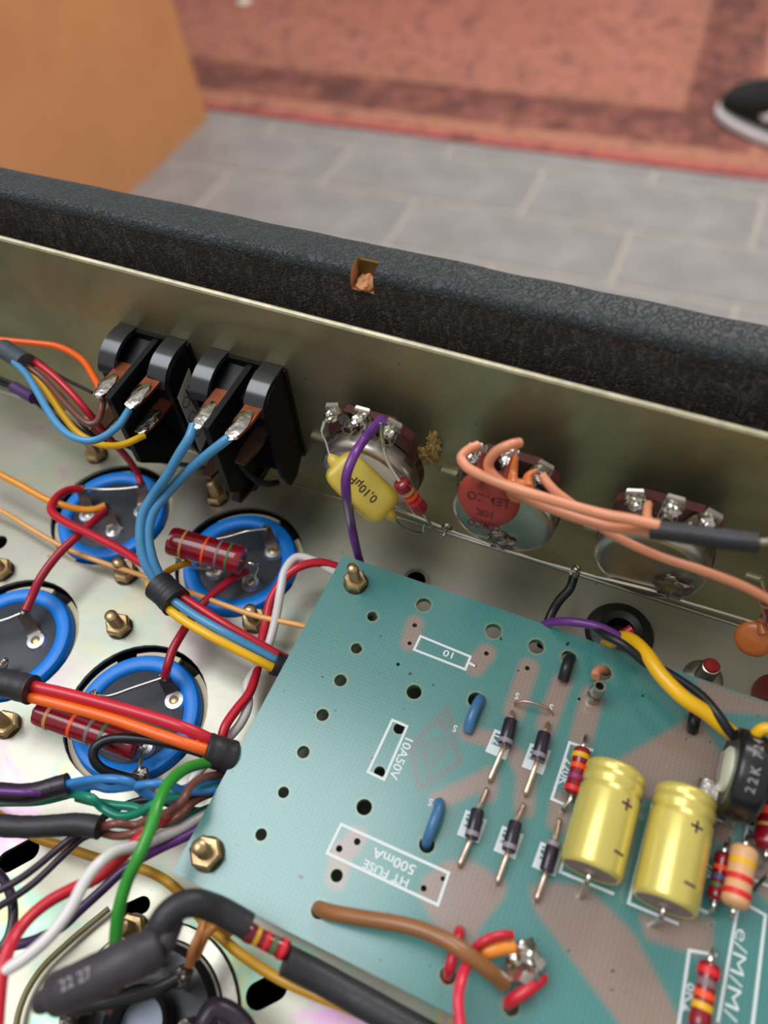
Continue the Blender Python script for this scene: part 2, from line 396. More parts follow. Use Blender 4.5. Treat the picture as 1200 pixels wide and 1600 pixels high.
b = MB(); pq = P(381, 2, ZF + 10); b.blob(pq, (34, 24, 7), amp=0.5)
tag(b.build('paper_scrap', mat('paper', (240, 225, 214), 0.8), None, pq), 'small crumpled pale scrap lying on the far rug', 'scrap')

# workbench
wb = thing('workbench', 'plain bench carrying the amplifier cabinet, hidden below it', 'bench', (-60, 50, ZF))
MW = mat('bench_wood', (120, 92, 66), 0.6, var=0.2, vs=20)
slab(-400, 260, -250, 230, -178, -150).build('bench_top', MW, wb, flat=True)
for x in (-370, 230):
    for yy in (-220, 200): slab(x - 20, x + 20, yy - 20, yy + 20, ZF, -178).build('leg', MW, wb, flat=True)

# ================================================================ CABINET
cab = thing('amplifier_cabinet', 'amplifier head cabinet covered in black grained vinyl', 'cabinet', (-60, 20, -150))
def vinyl(name, c0, c1, hair):
    m, nt, bs_, tc = newmat(name); v = tc.outputs['Object']
    vo = nt.nodes.new('ShaderNodeTexVoronoi'); vo.feature = 'DISTANCE_TO_EDGE'; vo.inputs['Scale'].default_value = 560
    mp = nt.nodes.new('ShaderNodeMapping'); mp.inputs['Scale'].default_value = (0.6, 1.3, 0.8); nt.links.new(v, mp.inputs[0])
    mx = nt.nodes.new('ShaderNodeVectorMath'); mx.operation = 'ADD'
    n2 = nt.nodes.new('ShaderNodeTexNoise'); n2.inputs['Scale'].default_value = 220; nt.links.new(v, n2.inputs['Vector'])
    sc = nt.nodes.new('ShaderNodeVectorMath'); sc.operation = 'SCALE'; sc.inputs['Scale'].default_value = 0.012; nt.links.new(n2.outputs['Color'], sc.inputs[0])
    nt.links.new(mp.outputs[0], mx.inputs[0]); nt.links.new(sc.outputs[0], mx.inputs[1]); nt.links.new(mx.outputs[0], vo.inputs['Vector'])
    edge = ramp(nt, [(0.0, (0, 0, 0)), (0.12, (255, 255, 255))], vo.outputs['Distance'])
    nn = nz(nt, v, 500, 4, 0.7)
    col = mixc(nt, nz(nt, v, 40, 5, 0.7), c0, c1)
    if hair:
        mp2 = nt.nodes.new('ShaderNodeMapping'); mp2.inputs['Scale'].default_value = (1.3, 1, 0.5); mp2.inputs['Rotation'].default_value = (0, 0.35, 0)
        nt.links.new(v, mp2.inputs[0])
        h = ramp(nt, [(0.0, (0, 0, 0)), (0.5, (0, 0, 0)), (0.58, (255, 255, 255))], nz(nt, mp2.outputs[0], 420, 6, 0.85, 1.6))
        col = mixc(nt, mixc(nt, 1.0, h, (190, 190, 190), 'MULTIPLY'), col, hair)
    nt.links.new(col, bs_.inputs['Base Color']); bs_.inputs['Roughness'].default_value = 0.55 if not hair else 0.8
    bumpn(nt, bs_, math_(nt, 'ADD', edge, math_(nt, 'MULTIPLY', nn, 0.7)), 0.75, 0.00032)
    return m
M_VINYL = vinyl('black_vinyl', (38, 40, 42), (52, 55, 57), None)
M_VINYLIN = vinyl('worn_inner_vinyl', (36, 31, 29), (58, 51, 47), (112, 103, 96))
M_WOOD = mat('raw_plywood', (206, 146, 96), 0.8, var=0.25, vs=300)
YI, YO, ZT = 115.8, 126.8, 72.0
def prof(notch=False):
    r = 2.4; pts = []
    if not notch:
        for k in range(6): a = math.pi - math.pi / 2 * k / 5; pts.append((YI + r + r * math.cos(a), ZT - r + r * math.sin(a)))
    else: pts += [(YI, ZT - 5.0), (YI + 4.6, ZT - 5.0), (YI + 4.6, ZT)]
    for k in range(6): a = math.pi / 2 - math.pi / 2 * k / 5; pts.append((YO - r + r * math.cos(a), ZT - r + r * math.sin(a)))
    pts += [(YO, -150), (YI, -150)]
    return pts
pn = PW(568, 402, YI + 2); xa, xb = pn[0] - 2.6, pn[0] + 2.6
rail = MB()
pn0 = PW(568, 400, YI + 3)
for x0, x1, nf in ((-300, xa, False), (xa, xb, True), (xb, 150, False)):
    pr = prof(nf); n = len(pr); o = len(rail.v)
    seg = max(1, int((x1 - x0) / 3))
    for i in range(seg + 1):
        x = x0 + (x1 - x0) * i / seg
        for (yy, zz) in pr:
            k = 0.16 * noise.noise(Vector((x * 0.12, yy * 0.3, zz * 0.3))) if not nf else 0
            rail.v.append((x, yy + (k if zz > 0 else 0), zz + (k if zz > 60 else 0)))
    for i in range(seg):
        for j in range(n):
            a = o + i * n + j; b2 = o + i * n + (j + 1) % n
            rail.f.append((a, b2, b2 + n, a + n))
            inner = j == n - 1
            rail.m.append(2 if (nf and j in (0, 1)) else 1 if inner else 0)
    rail.f.append(tuple(o + j for j in range(n))[::-1]); rail.m.append(2)
    rail.f.append(tuple(o + seg * n + j for j in range(n))); rail.m.append(2)
rail.build('front_rail', [M_VINYL, M_VINYLIN, M_WOOD], cab, ang=60)
b = MB(); b.box(((xa + xb) / 2 + 0.3, YI + 3.9, ZT - 2.0), (2.2, 0, 0), (0, 0.5, 0), (0, 0.3, 2.0)); b.build('brass_plate', mat('aged_brass', (120, 100, 60), 0.35, 0.9), cab)
b = MB(); b.blob(((xa + xb) / 2, YI + 2.0, ZT - 4.2), (2.6, 2.2, 1.5), amp=0.4); b.build('splintered_wood', M_WOOD, cab)
slab(-300, 150, -240, YI, -150, -138).build('bottom_panel', M_DARKINSIDE, cab, flat=True)
slab(-300, -288, -240, YI, -138, 72).build('end_panel', M_VINYL, cab, flat=True)
slab(138, 150, -240, YI, -138, 72).build('end_panel', M_VINYL, cab, flat=True)
slab(-288, 138, -252, -240, -138, 72).build('rear_panel', M_VINYL, cab, flat=True)

# ================================================================ CHASSIS
ch = thing('amplifier_chassis', 'zinc plated sheet steel chassis with a tall olive side wall', 'chassis', (-60, 20, 0))
CAPS = {}
def capc(u0, u1, v0, v1):  # centre of a ring from the extremes of its outline
    c = P((u0 + u1) / 2, (v0 + v1) / 2, 0); return c
def circ(cx, cy, r, n=40): return [(cx + r * math.cos(2 * math.pi * k / n), cy + r * math.sin(2 * math.pi * k / n)) for k in range(n)]
def slot(p, q, r, n=10):
    p, q = np.array(p[:2]), np.array(q[:2]); a0 = math.atan2(*(q - p)[::-1]); out = []
    for k in range(n + 1): a = a0 - math.pi / 2 + math.pi * k / n; out.append(tuple(q + r * np.array([math.cos(a), math.sin(a)])))
    for k in range(n + 1): a = a0 + math.pi / 2 + math.pi * k / n; out.append(tuple(p + r * np.array([math.cos(a), math.sin(a)])))
    return out
def sheet(outline, holes, z, th, extra=(), weld=True):
    """flat sheet with real holes; returns MB and number of top vertices"""
    pts = [Vector(p) for p in outline]; edges = [(i, (i + 1) % len(outline)) for i in range(len(outline))]
    for h in holes:
        o = len(pts); pts += [Vector(p) for p in h]; edges += [(o + i, o + (i + 1) % len(h)) for i in range(len(h))]
    pts += [Vector(p) for p in extra]
    v, e, f, *_ = delaunay_2d_cdt(pts, edges, [], 1, 1e-5)
    V = np.array([tuple(q) for q in v]); F_ = [tuple(q) for q in f]
    cen = np.array([V[list(q)].mean(0) for q in F_]); inside = np.zeros(len(F_), bool)
    for h in holes:
        H_ = np.array(h); bb = (cen[:, 0] > H_[:, 0].min()) & (cen[:, 0] < H_[:, 0].max()) & (cen[:, 1] > H_[:, 1].min()) & (cen[:, 1] < H_[:, 1].max())
        for i in np.where(bb)[0]:
            x, yy = cen[i]; c_ = False; n = len(H_); j = n - 1
            for k in range(n):
                if (H_[k][1] > yy) != (H_[j][1] > yy) and x < (H_[j][0] - H_[k][0]) * (yy - H_[k][1]) / (H_[j][1] - H_[k][1]) + H_[k][0]: c_ = not c_
                j = k
            if c_: inside[i] = True
    F_ = [q for q, s_ in zip(F_, inside) if not s_]
    cnt = {}
    for q in F_:
        for i in range(len(q)):
            a, b2 = q[i], q[(i + 1) % len(q)]; cnt.setdefault((min(a, b2), max(a, b2)), []).append((a, b2))
    mb = MB(); n = len(V)
    vs = [(x, yy, z) for x, yy in V] + [(x, yy, z - th) for x, yy in V]
    fs = list(F_) + [tuple(i + n for i in q)[::-1] for q in F_]
    for k, l in cnt.items():
        if len(l) == 1: a, b2 = l[0]; fs.append((b2, a, a + n, b2 + n))
    mb.add(vs, fs); return mb, V
CA = capc(78, 271, 727, 875); CB = capc(274, 473, 792, 957); CD = capc(93, 331, 1000, 1225)
CC = np.array([CA[0] + (CD[0] - CB[0]), (CD[1] - CB[1]) + CA[1], 0])
CC = 0.5 * (CC + P(110, 1012, 0) - np.array([15.4, 0, 0]))
RH = 17.5
cxy = lambda u, v, z=0: tuple(P(u, v, z)[:2])
holes = [circ(*c_[:2], RH) for c_ in (CA, CB, CC, CD)]
holes += [slot(cxy(12, 1346), cxy(45, 1328), 2.3), slot(cxy(403, 1556), cxy(430, 1542), 2.4), slot(cxy(200, 1424), cxy(222, 1414), 1.7),
          circ(*cxy(650, 908), 2.6, 24), circ(*cxy(-2, 848), 2.4, 24), circ(*cxy(967, 990), 6.6, 32), circ(*cxy(225, 1600), 14.5, 36)]
b, _ = sheet([(-260, -150), (120, -150), (120, YW), (-260, YW)], holes, 0, 1.2)
b.build('base_sheet', M_FLOORSHEET, ch)
b = MB(); zt = lambda x: 64.4 - 0.0155 * (x + 54)
b.prism([(-260, YW, -1.2), (120, YW, -1.2), (120, YW, zt(120)), (-260, YW, zt(-260))], (0, 1.3, 0))
b.build('side_wall', M_WALLSHEET, ch, flat=True)
b = MB(); b.tube([(-260, YW + 0.65, zt(-260)), (120, YW + 0.65, zt(120))], 0.72, 8, smooth=False); b.build('rolled_edge', M_LIP, ch, label='bright bare top edge of the chassis wall')
b = MB(); b.tube([(-260, YW - 0.2, 0.2), (120, YW - 0.2, 0.2)], 0.35, 8, smooth=False); b.build('bend_fillet', M_FLOORSHEET, ch)
for u, v in ((1178, 903),):
    p = PW(u, v, YW - 0.3); b = MB(); b.box(p, (1.8, 0, 0), (0, 0.3, 0), (0, 0, 0.4)); b.build('wall_slot_tab', M_LIP, ch)
# eyelet round the small hole
p = P(650, 908); b = MB(); b.ring([(2.5, 0.6), (3.5, 0.6), (3.5, 0), (2.5, -1)], p, (0, 0, 1), 28)
tag(b.build('hole_eyelet', M_STEEL, None, p), 'small steel eyelet in the chassis just behind the circuit board', 'eyelet')

# ---------------------------------------------------------------- bolts
def bolt(u, v, zb, tilt_tip, label, h=8.0, rs=1.6, rn=3.25, nh=2.3, washer=True, rot=0.2, name='bolt_with_nut', m=M_BRASS, grp=None):
    c = P(u, v, zb) ; c[2] = zb
    t = thing(name, label, 'bolt', c, grp)
    b = MB(); pr = [(rs, -0.5)]; z = nh * 0.6
    while z < h - 1.0: pr += [(rs, z), (rs, z + 0.12), (rs * 0.8, z + 0.36), (rs, z + 0.6)]; z += 0.62
    pr += [(rs * 0.95, h - 0.5), (rs * 0.6, h), (0, h)]
    b.lathe(pr, c, (0, 0, 1), 18); b.build('threaded_stud', m, t, ang=60)
    b = MB(); hexa = [(c[0] + rn * math.cos(math.pi / 3 * k + rot), c[1] + rn * math.sin(math.pi / 3 * k + rot)) for k in range(6)]
    inn = lambda s_: [(c[0] + rn * s_ * math.cos(math.pi / 3 * k + rot), c[1] + rn * s_ * math.sin(math.pi / 3 * k + rot)) for k in range(6)]
    vs = [(x, y, zb + 0.4) for x, y in hexa] + [(x, y, zb + nh) for x, y in hexa] + [(x, y, zb + nh + 0.35) for x, y in inn(0.86)] + [(x, y, zb + nh + 0.35) for x, y in inn(0.5)] + [(x, y, zb + nh - .6) for x, y in inn(0.45)]
    fs = []
    for l in range(4): fs += [(l * 6 + k, l * 6 + (k + 1) % 6, l * 6 + 6 + (k + 1) % 6, l * 6 + 6 + k) for k in range(6)]
    b.add(vs, fs); b.build('hex_nut', m, t, ang=25)
    if washer:
        b = MB(); b.ring([(rs, 0), (rn * 1.02, 0), (rn * 1.02, 0.4), (rs, 0.4)], c, (0, 0, 1), 26); b.build('lock_washer', mat('dark_washer', (66, 58, 48), 0.4, 0.8), t)
    return t
for u, v, lab, h in ((188, 981, 'brass bolt and hex nut in open sheet above the lowest blue capacitor', 7.5),
                     (198, 898, 'brass bolt and nut just below the blue capacitor under the switches', 7.5),
                     (12, 1134, 'brass bolt and nut at the picture edge below the cut-off capacitor', 7),
                     (399, 972, 'brass bolt and nut half hidden under the white and red wires', 7.5),
                     (340, 778, 'brass bolt and nut standing under the switch with two blue wires', 8),
                     (152, 712, 'brass bolt and nut under the yellow and blue switch wires', 7),
                     (208, 1455, 'brass bolt and nut beside the thick grey-black sleeve', 8),
                     (4, 893, 'brass nut cut by the picture edge above the cut-off capacitor', 5)):
    bolt(u, v, 0, None, lab, h)
bolt(556, 912, ZB, None, 'brass bolt and hex nut at the far corner of the circuit board', 8.0, 1.35, 2.9)
bolt(325, 1335, ZB, None, 'brass bolt and hex nut at the near left corner of the circuit board', 7.5, 1.5, 3.3)
for u, v in ((556, 912), (325, 1335)):
    c = P(u, v, ZB); b = MB(); b.lathe([(3, 0), (3, ZB - 1.6)], (c[0], c[1], 0), (0, 0, 1), 20)
    tag(b.build('standoff', M_STEEL, None, (c[0], c[1], 0)), 'metal spacer under the %s corner of the circuit board' % ('far' if v < 1000 else 'near left'), 'spacer')
# screw with red locking paint
c = P(1098, 1060); t = thing('painted_screw', 'steel screw end with red paint on its tip behind the circuit board', 'screw', c)
b = MB(); pr = [(1.9, -0.5)]
for k in range(9): z = 0.5 + k * 0.7; pr += [(2.15, z), (2.15, z + .12), (1.7, z + 0.4)]
pr += [(2.0, 7.0), (1.6, 7.2), (0, 7.2)]; b.lathe(pr, c, (0, 0, 1), 22); b.build('threaded_stud', M_STEEL, t, ang=70)
b = MB(); b.lathe([(0, 7.2), (1.75, 7.2), (1.5, 7.55), (0, 7.7)], c, (0, 0, 1), 20); b.build('paint_dab', mat('red_lacquer', (150, 24, 34), 0.3), t)
b = MB(); b.lathe([(4.6, 0), (4.3, 0.8), (2.8, 1.6), (2.2, 1.6)], c, (0, 0, 1), 28); b.build('cup_washer', M_STEEL, t)
# grommet
c = P(967, 990); t = thing('rubber_grommet', 'black rubber grommet in the chassis behind the circuit board', 'grommet', c)
b = MB(); b.ring([(3.4, 1.8), (5, 2.6), (7.4, 2.0), (8.2, 0.4), (8.0, 0), (6.5, 0), (6.5, -1.4), (7.6, -1.6), (7, -3), (3.4, -3)], c, (0, 0, 1), 40); b.build('collar', mat('rubber', (18, 18, 20), 0.45), t)
b = MB(); b.lathe([(3.5, -2.6), (3.5, -2.3), (0, -2.3)], c, (0, 0, 1), 24); b.build('dark_bore', M_DARKINSIDE, t)

# ---------------------------------------------------------------- can capacitors
M_BLUECAN = mat('blue_can_sleeve', (0, 134, 240), 0.42, coat=0.05)
M_DISC = mat('capacitor_base', (54, 56, 66), 0.5, var=0.15, vs=80)
M_CREAM = mat('cream_clamp', (222, 206, 170), 0.5)
M_RIVET = mat('aluminium_rivet', (196, 194, 196), 0.3, 0.9)
M_TAB = mat('dull_lug', (120, 108, 104), 0.35, 0.9, var=0.3)
def can(c, lugs, label, arcs):
    c = np.array(c) + [0.75, -0.7, 0]; t = thing('can_capacitor', label, 'capacitor', c, None); C3 = np.array([c[0], c[1], 0])
    b = MB(); b.lathe([(15.6, -60), (15.6, -3), (15.6, -1), (15.4, 0.4), (14.9, 1.1), (14.0, 1.35), (12.4, 1.2), (11.7, 0.8), (11.4, 0.2), (11.3, -1)], C3, (0, 0, 1), 56)
    b.f.pop(); b.m.pop(); b.build('blue_sleeve', M_BLUECAN, t)
    b = MB(); b.lathe([(11.5, -1.4), (11.5, 0.1), (11.0, 0.35), (0, 0.35)], C3, (0, 0, 1), 48); b.build('base_disc', M_DISC, t)
    for a0, a1 in arcs:
        b = MB(); b.ring([(15.75, -3.2), (17.1, -3.2), (17.1, -1.5), (15.75, -1.5)], C3, (0, 0, 1), 24, a0=a0, a1=a1, x=(1, 0, 0)); b.build('clamp_ring', M_CREAM, t)
    b = MB(); b.ring([(15.7, -5), (17.4, -5), (17.4, -3), (15.7, -3)], C3, (0, 0, 1), 48); b.build('mounting_clamp', M_DARKINSIDE, t)
    for (ru, rv, tu, tv, brass) in lugs:
        r_ = P(ru, rv, 0.5); b = MB()
        b.ring([(0.9, 0.35), (1.2, 1.2), (2.2, 1.1), (2.7, 0.35)], (r_[0], r_[1], 0), (0, 0, 1), 24); lg = b.build('rivet', M_RIVET, t)
        b = MB(); b.lathe([(1.15, 0.4), (1.05, 0.95), (0.6, 1.15), (0, 1.15)], (r_[0], r_[1], 0), (0, 0, 1), 16); b.build('rivet_core', M_BRASS if brass else M_RIVET, lg)
        if tu is not None:
            tip = P(tu, tv, 5.2); d = tip - r_; wd = np.cross(N([d[0], d[1], 0]), (0, 0, 1))
            b = MB(); b.ribbon([r_ - 0.25 * d * [1, 1, 0] + [0, 0, 0.15], r_ + [0, 0, 0.15], r_ + d * [.45, .45, 0] + [0, 0, 0.5], tip], wd, 3.4, 0.45, taper=lambda q: 1 - 0.35 * max(0, q - 0.5))
            b.build('solder_tag', M_TAB, t)
            b = MB(); b.blob(tip, (1.2, 1.1, 0.9), amp=0.5); b.build('solder_joint', M_OLDSOLDER, t)
    return t
pi = math.pi
can(CA, [(178, 830, 163, 790, 0), (137, 806, 127, 764, 0), (222, 800, 220, 755, 0)], 'blue can capacitor under the left rocker switch', [(0.2, 1.2), (1.9, 2.9), (3.6, 4.6), (5.0, 6.0)])
can(CB, [(392, 910, None, None, 0), (427, 862, 416, 826, 1), (335, 893, None, None, 1)], 'blue can capacitor under the fat dark red resistor by the board corner', [(1.4, 2.5), (0.0, 0.9), (3.0, 4.2), (4.8, 5.8)])
can(CC, [(57, 1002, 35, 958, 1), (-2, 1062, 6, 1036, 0)], 'blue can capacitor cut off by the left picture edge', [(0.1, 1.2), (1.6, 2.4)])
can(CD, [(273, 1095, 256, 1058, 1), (225, 1168, None, None, 0), (158, 1120, 146, 1086, 0)], 'blue can capacitor under the red and orange wire pair', [(1.5, 2.2), (2.5, 3.3), (0.0, 1.1), (3.6, 4.6), (5.2, 6.0)])

# ---------------------------------------------------------------- wires
def sweep(pts, wd, clampy=True):
    W = [P(*q) for q in pts]; mid = W[len(W) // 2]; return W, px(wd, mid) / 2 * 1.1
def wire(label, m, pts, wd, name='wire', grp=None, parent=None, cat='wire', seg=12, wob=0.0):
    W, r = sweep(pts, wd); b = MB(); b.tube(W, r, seg, wob=wob)
    o = b.build(name, m, parent, None if parent is not None else W[0])
    if parent is None: tag(o, label, cat, grp)
    return o
def sleeve(label, m, pts, wd, name='heat_shrink_sleeve', flare=0.06, z=None, hollow=True):
    W, r = sweep(pts, wd); b = MB(); b.tube(W, r * 0.97, 22, wob=0.05, rad=lambda t: 1 - 0.05 * math.sin(t * 3.14), n=8)
    return tag(b.build(name, m, None, W[0]), label, 'sleeve')
# upper left loom to the left switch
wire('orange wire arching from the left edge to the left rocker switch', ORANGE, [(-60, 520, 42), (0, 531, 42), (50, 536, 42), (92, 542, 42), (128, 562, 42), (148, 592, 42), (156, 608, 42)], 10)
sleeve('short grey sleeve gathering the switch wires at the left edge', M_GREYSLEEVE, [(5, 545, 44), (22, 556, 44), (41, 568, 44)], 30)
wire('red wire leading into the short grey sleeve', RED, [(-60, 512, 43), (-20, 528, 43), (10, 548, 44)], 11)
wire('red wire running behind the left switch down to its capacitor', RED, [(20, 552, 43), (45, 560, 43), (80, 584, 42), (112, 615, 40), (142, 650, 36), (166, 680, 28), (196, 712, 16), (214, 738, 8), (220, 756, 6)], 11)
wire('dull pink wire entering the grey sleeve below the red one', pvc('pink', (196, 128, 110)), [(-60, 530, 42), (-20, 541, 42), (12, 556, 43)], 8)
wire('brown wire from the grey sleeve hooking up to the left switch tag', BROWN, [(22, 560, 43), (42, 572, 43), (70, 594, 42), (100, 628, 42), (132, 659, 42), (150, 660, 42), (158, 642, 42), (162, 618, 43)], 10)
wire('blue wire looping from the grey sleeve to the left switch middle tag', BLUE, [(22, 566, 45), (40, 583, 45), (58, 612, 45), (84, 656, 45), (112, 682, 45), (148, 688, 45), (182, 668, 44), (202, 640, 44)], 11)
wire('yellow wire looping from the grey sleeve to the left switch lower tag', YELLOW, [(24, 564, 42), (44, 578, 42), (70, 606, 41), (96, 645, 40), (122, 676, 39), (155, 694, 38), (190, 695, 36), (226, 680, 35)], 10)
wire('thin black wire along the wall behind the red one', M_BLKWIRE, [(-60, 520, 34), (40, 552, 34), (90, 586, 33), (145, 614, 33)], 5)
wire('thin black wire hanging between the brown and yellow switch wires', M_BLKWIRE, [(60, 588, 38), (95, 618, 36), (125, 658, 33), (150, 684, 28), (190, 694, 22), (240, 716, 8), (300, 730, 4), (340, 736, 2)], 6)
wire('upper of two black wires entering the purple sleeve', M_BLKWIRE, [(-60, 558, 20), (-10, 586, 20), (25, 602, 20)], 6)
wire('lower of two black wires entering the purple sleeve', M_BLKWIRE, [(-60, 574, 19), (-10, 595, 19), (26, 608, 20)], 7)
sleeve('small purple sleeve joining thin black wires at the left edge', mat('purple_heat_shrink', (88, 58, 112), 0.5), [(22, 605, 21), (38, 614, 21), (53, 622, 21)], 18)
wire('black wire leaving the purple sleeve along the bottom of the wall', M_BLKWIRE, [(48, 618, 19), (70, 634, 16), (95, 652, 14), (130, 680, 10), (160, 690, 6)], 14)
# long ones over the sheet
wire('amber wire from the left edge to the capacitor below the left switch', AMBER, [(-60, 708, 13), (0, 741, 13), (36, 760, 12), (70, 779, 11), (98, 789, 10), (126, 796, 8), (148, 796, 7), (164, 790, 6.5)], 10)
wire('thin light orange wire crossing the sheet to the circuit board edge', LORANGE, [(-60, 772, 6), (0, 797, 6), (50, 827, 6), (90, 850, 5), (130, 868, 5), (170, 882, 5), (222, 899, 6), (290, 923, 7), (333, 939, 8), (400, 962, 9), (460, 975, 9), (500, 985, 8)], 7.5)
wire('red wire curling off the left switch capacitor into the black sleeve', RED, [(126, 764, 7), (106, 766, 9), (88, 778, 11), (80, 797, 12), (98, 813, 13), (140, 834, 14), (187, 858, 15), (215, 876, 16), (240, 890, 17), (262, 912, 18)], 12.5)
wire('crimson wire joining two capacitors at the left edge', DRED, [(164, 800, 6), (150, 812, 9), (127, 832, 10), (92, 865, 10), (64, 902, 9), (50, 932, 7), (40, 954, 6)], 12.5)
wire('crimson wire rising from the lowest capacitor to the one with the fat resistor', DRED, [(258, 1056, 6), (262, 1040, 8), (270, 1015, 9), (284, 990, 9), (302, 962, 8), (322, 938, 8), (345, 918, 7), (366, 902, 6), (385, 893, 3)], 12.5)
wire('left one of two light blue wires from the right switch', BLUE, [(303, 664, 45), (296, 684, 44), (280, 710, 41), (260, 745, 36), (238, 776, 31), (222, 806, 28), (219, 845, 25), (226, 878, 22), (242, 905, 19), (258, 922, 18)], 14)
wire('right one of two light blue wires from the right switch', BLUE, [(358, 684, 45), (345, 694, 44), (322, 712, 41), (292, 738, 36), (262, 770, 31), (240, 800, 28), (232, 835, 25), (238, 872, 22), (250, 900, 19), (264, 918, 18)], 14)
wire('yellow wire stub entering the black sleeve from the left', YELLOW, [(232, 912, 12), (238, 926, 14), (256, 936, 17)], 10)
wire('mustard wire from the fat resistor to the black sleeve', MUSTARD, [(297, 878, 10), (280, 884, 12), (262, 893, 14), (255, 905, 16)], 10)
sleeve('black sleeve gathering blue, red and yellow wires in mid sheet', M_SLEEVE, [(248, 915, 18), (262, 928, 18), (276, 942, 18)], 47)
wire('red wire from the mid-sheet sleeve to the board edge', RED, [(262, 920, 18), (284, 932, 18), (312, 950, 17), (353, 976, 16), (395, 1000, 14), (432, 1021, 11), (450, 1030, 9)], 12.5)
wire('blue wire from the mid-sheet sleeve to the board edge', BLUE, [(260, 930, 19), (276, 942, 19), (307, 963, 18), (353, 989, 17), (396, 1012, 14), (430, 1030, 11), (450, 1038, 9)], 13)
wire('yellow wire from the mid-sheet sleeve to the board edge', YELLOW, [(254, 940, 18), (266, 953, 18), (288, 970, 18), (333, 996, 17), (396, 1028, 14), (428, 1044, 11), (446, 1050, 9)], 13.5)
sleeve('black sleeve tucked under the upper left edge of the board', M_SLEEVE, [(428, 1036, 10.5), (442, 1042, 9.5), (462, 1050, 8.5)], 36)
wire('white wire looping off the far board corner and down beside it', WHITE, [(545, 905, 9), (519, 892, 10), (490, 876, 12), (463, 871, 13), (445, 892, 13), (438, 925, 12), (430, 970, 9), (418, 1012, 7), (400, 1045, 6), (386, 1070, 6), (388, 1100, 6), (376, 1130, 6), (350, 1160, 6), (322, 1192, 5), (302, 1216, 5), (296, 1240, 5)], 13)
wire('red wire looping off the far board corner beside the white one', RED, [(550, 900, 8), (527, 886, 10), (498, 879, 12), (467, 886, 13), (444, 904, 12), (424, 935, 10), (415, 972, 8), (408, 1006, 6), (402, 1045, 6), (390, 1082, 7), (370, 1108, 8), (352, 1135, 9), (344, 1165, 8)], 13)
# mid left loom
sleeve('black sleeve at the left edge with a red and an orange wire', M_SLEEVE, [(-60, 1052, 19), (-20, 1062, 19), (20, 1070, 19), (50, 1078, 19)], 43)
wire('red wire bridging over the lowest capacitor to the board', RED, [(30, 1064, 19), (60, 1074, 19), (100, 1083, 19), (173, 1102, 19), (250, 1124, 18), (295, 1140, 17), (335, 1158, 14)], 17)
wire('orange wire bridging over the lowest capacitor below the red one', ORANGE, [(28, 1084, 18), (60, 1092, 18), (100, 1102, 18), (173, 1122, 18), (250, 1148, 17), (295, 1163, 16), (335, 1176, 14)], 17)
sleeve('black sleeve at the left board edge ending the red and orange pair', M_SLEEVE, [(322, 1171, 15), (340, 1176, 14), (362, 1184, 12.0)], 50)
wire('black wire bent in a loop over the lowest capacitor', M_BLKWIRE, [(325, 1180, 13), (302, 1172, 14), (262, 1161, 14), (217, 1154, 14), (175, 1154, 14), (150, 1166, 14), (146, 1184, 13), (160, 1202, 11), (190, 1213, 8), (215, 1218, 6)], 14)
wire('bright green wire arching down to the thick sleeve', GREEN, [(335, 1190, 14), (312, 1194, 17), (287, 1203, 21), (263, 1224, 25), (247, 1256, 28), (236, 1292, 29), (218, 1335, 29), (198, 1378, 27), (185, 1425, 25), (180, 1475, 22), (178, 1510, 18)], 18)
sleeve('dark purple sleeve at the left edge with two blue wires', M_PURPSLEEVE, [(-60, 1236, 17), (-7, 1238, 17), (33, 1240, 17), (62, 1236, 17), (86, 1229, 17), (106, 1224, 17)], 30)
wire('purple strand added for the sheen along the dark purple sleeve', VIOLET, [(-60, 1232, 20.3), (0, 1236, 20.3), (40, 1238, 20), (64, 1240, 18)], 9)  # sheen of the sleeve drawn as a purple strand
sleeve('long black sleeve at the left edge with two brown wires', M_SLEEVE, [(-60, 1282, 19), (-7, 1289, 19), (40, 1292, 19), (85, 1290, 19), (122, 1288, 19), (156, 1293, 19)], 33)
wire('dark green wire beneath the purple sleeve', TEAL, [(-60, 1262, 8), (0, 1256, 9), (60, 1254, 11), (112, 1242, 13), (140, 1234, 13)], 9)
wire('upper bright blue wire of the twisted blue pair', LBLUE, [(96, 1228, 17), (120, 1222, 18), (146, 1218, 20), (175, 1217, 21), (202, 1222, 20), (222, 1236, 17), (243, 1246, 15), (265, 1244, 15), (290, 1232, 14), (330, 1222, 12), (360, 1215, 9)], 12.5)
wire('lower bright blue wire of the twisted blue pair', LBLUE, [(98, 1234, 15), (120, 1234, 15), (146, 1228, 16), (170, 1233, 16), (200, 1230, 18), (233, 1225, 20), (262, 1226, 19), (290, 1236, 16), (330, 1236, 13), (362, 1234, 9)], 12)
wire('upper teal wire of the twisted teal pair', TEAL, [(92, 1238, 14), (120, 1241, 15), (143, 1247, 16), (160, 1262, 14), (186, 1275, 14), (214, 1271, 15), (242, 1255, 17), (270, 1246, 16), (305, 1236, 14), (340, 1230, 11), (370, 1225, 9)], 12.5)
wire('lower teal wire of the twisted teal pair', TEAL, [(120, 1246, 12), (148, 1253, 12), (180, 1258, 12), (212, 1262, 12), (240, 1276, 12), (275, 1282, 11), (300, 1274, 10), (330, 1262, 9), (360, 1255, 9)], 12.5)
wire('upper brown wire of the twisted brown pair', BROWN, [(140, 1298, 17), (160, 1292, 18), (182, 1287, 19), (212, 1289, 17), (240, 1276, 19), (265, 1268, 22), (285, 1250, 23), (298, 1228, 21), (316, 1216, 18), (340, 1211, 12), (372, 1208, 9)], 12.5)
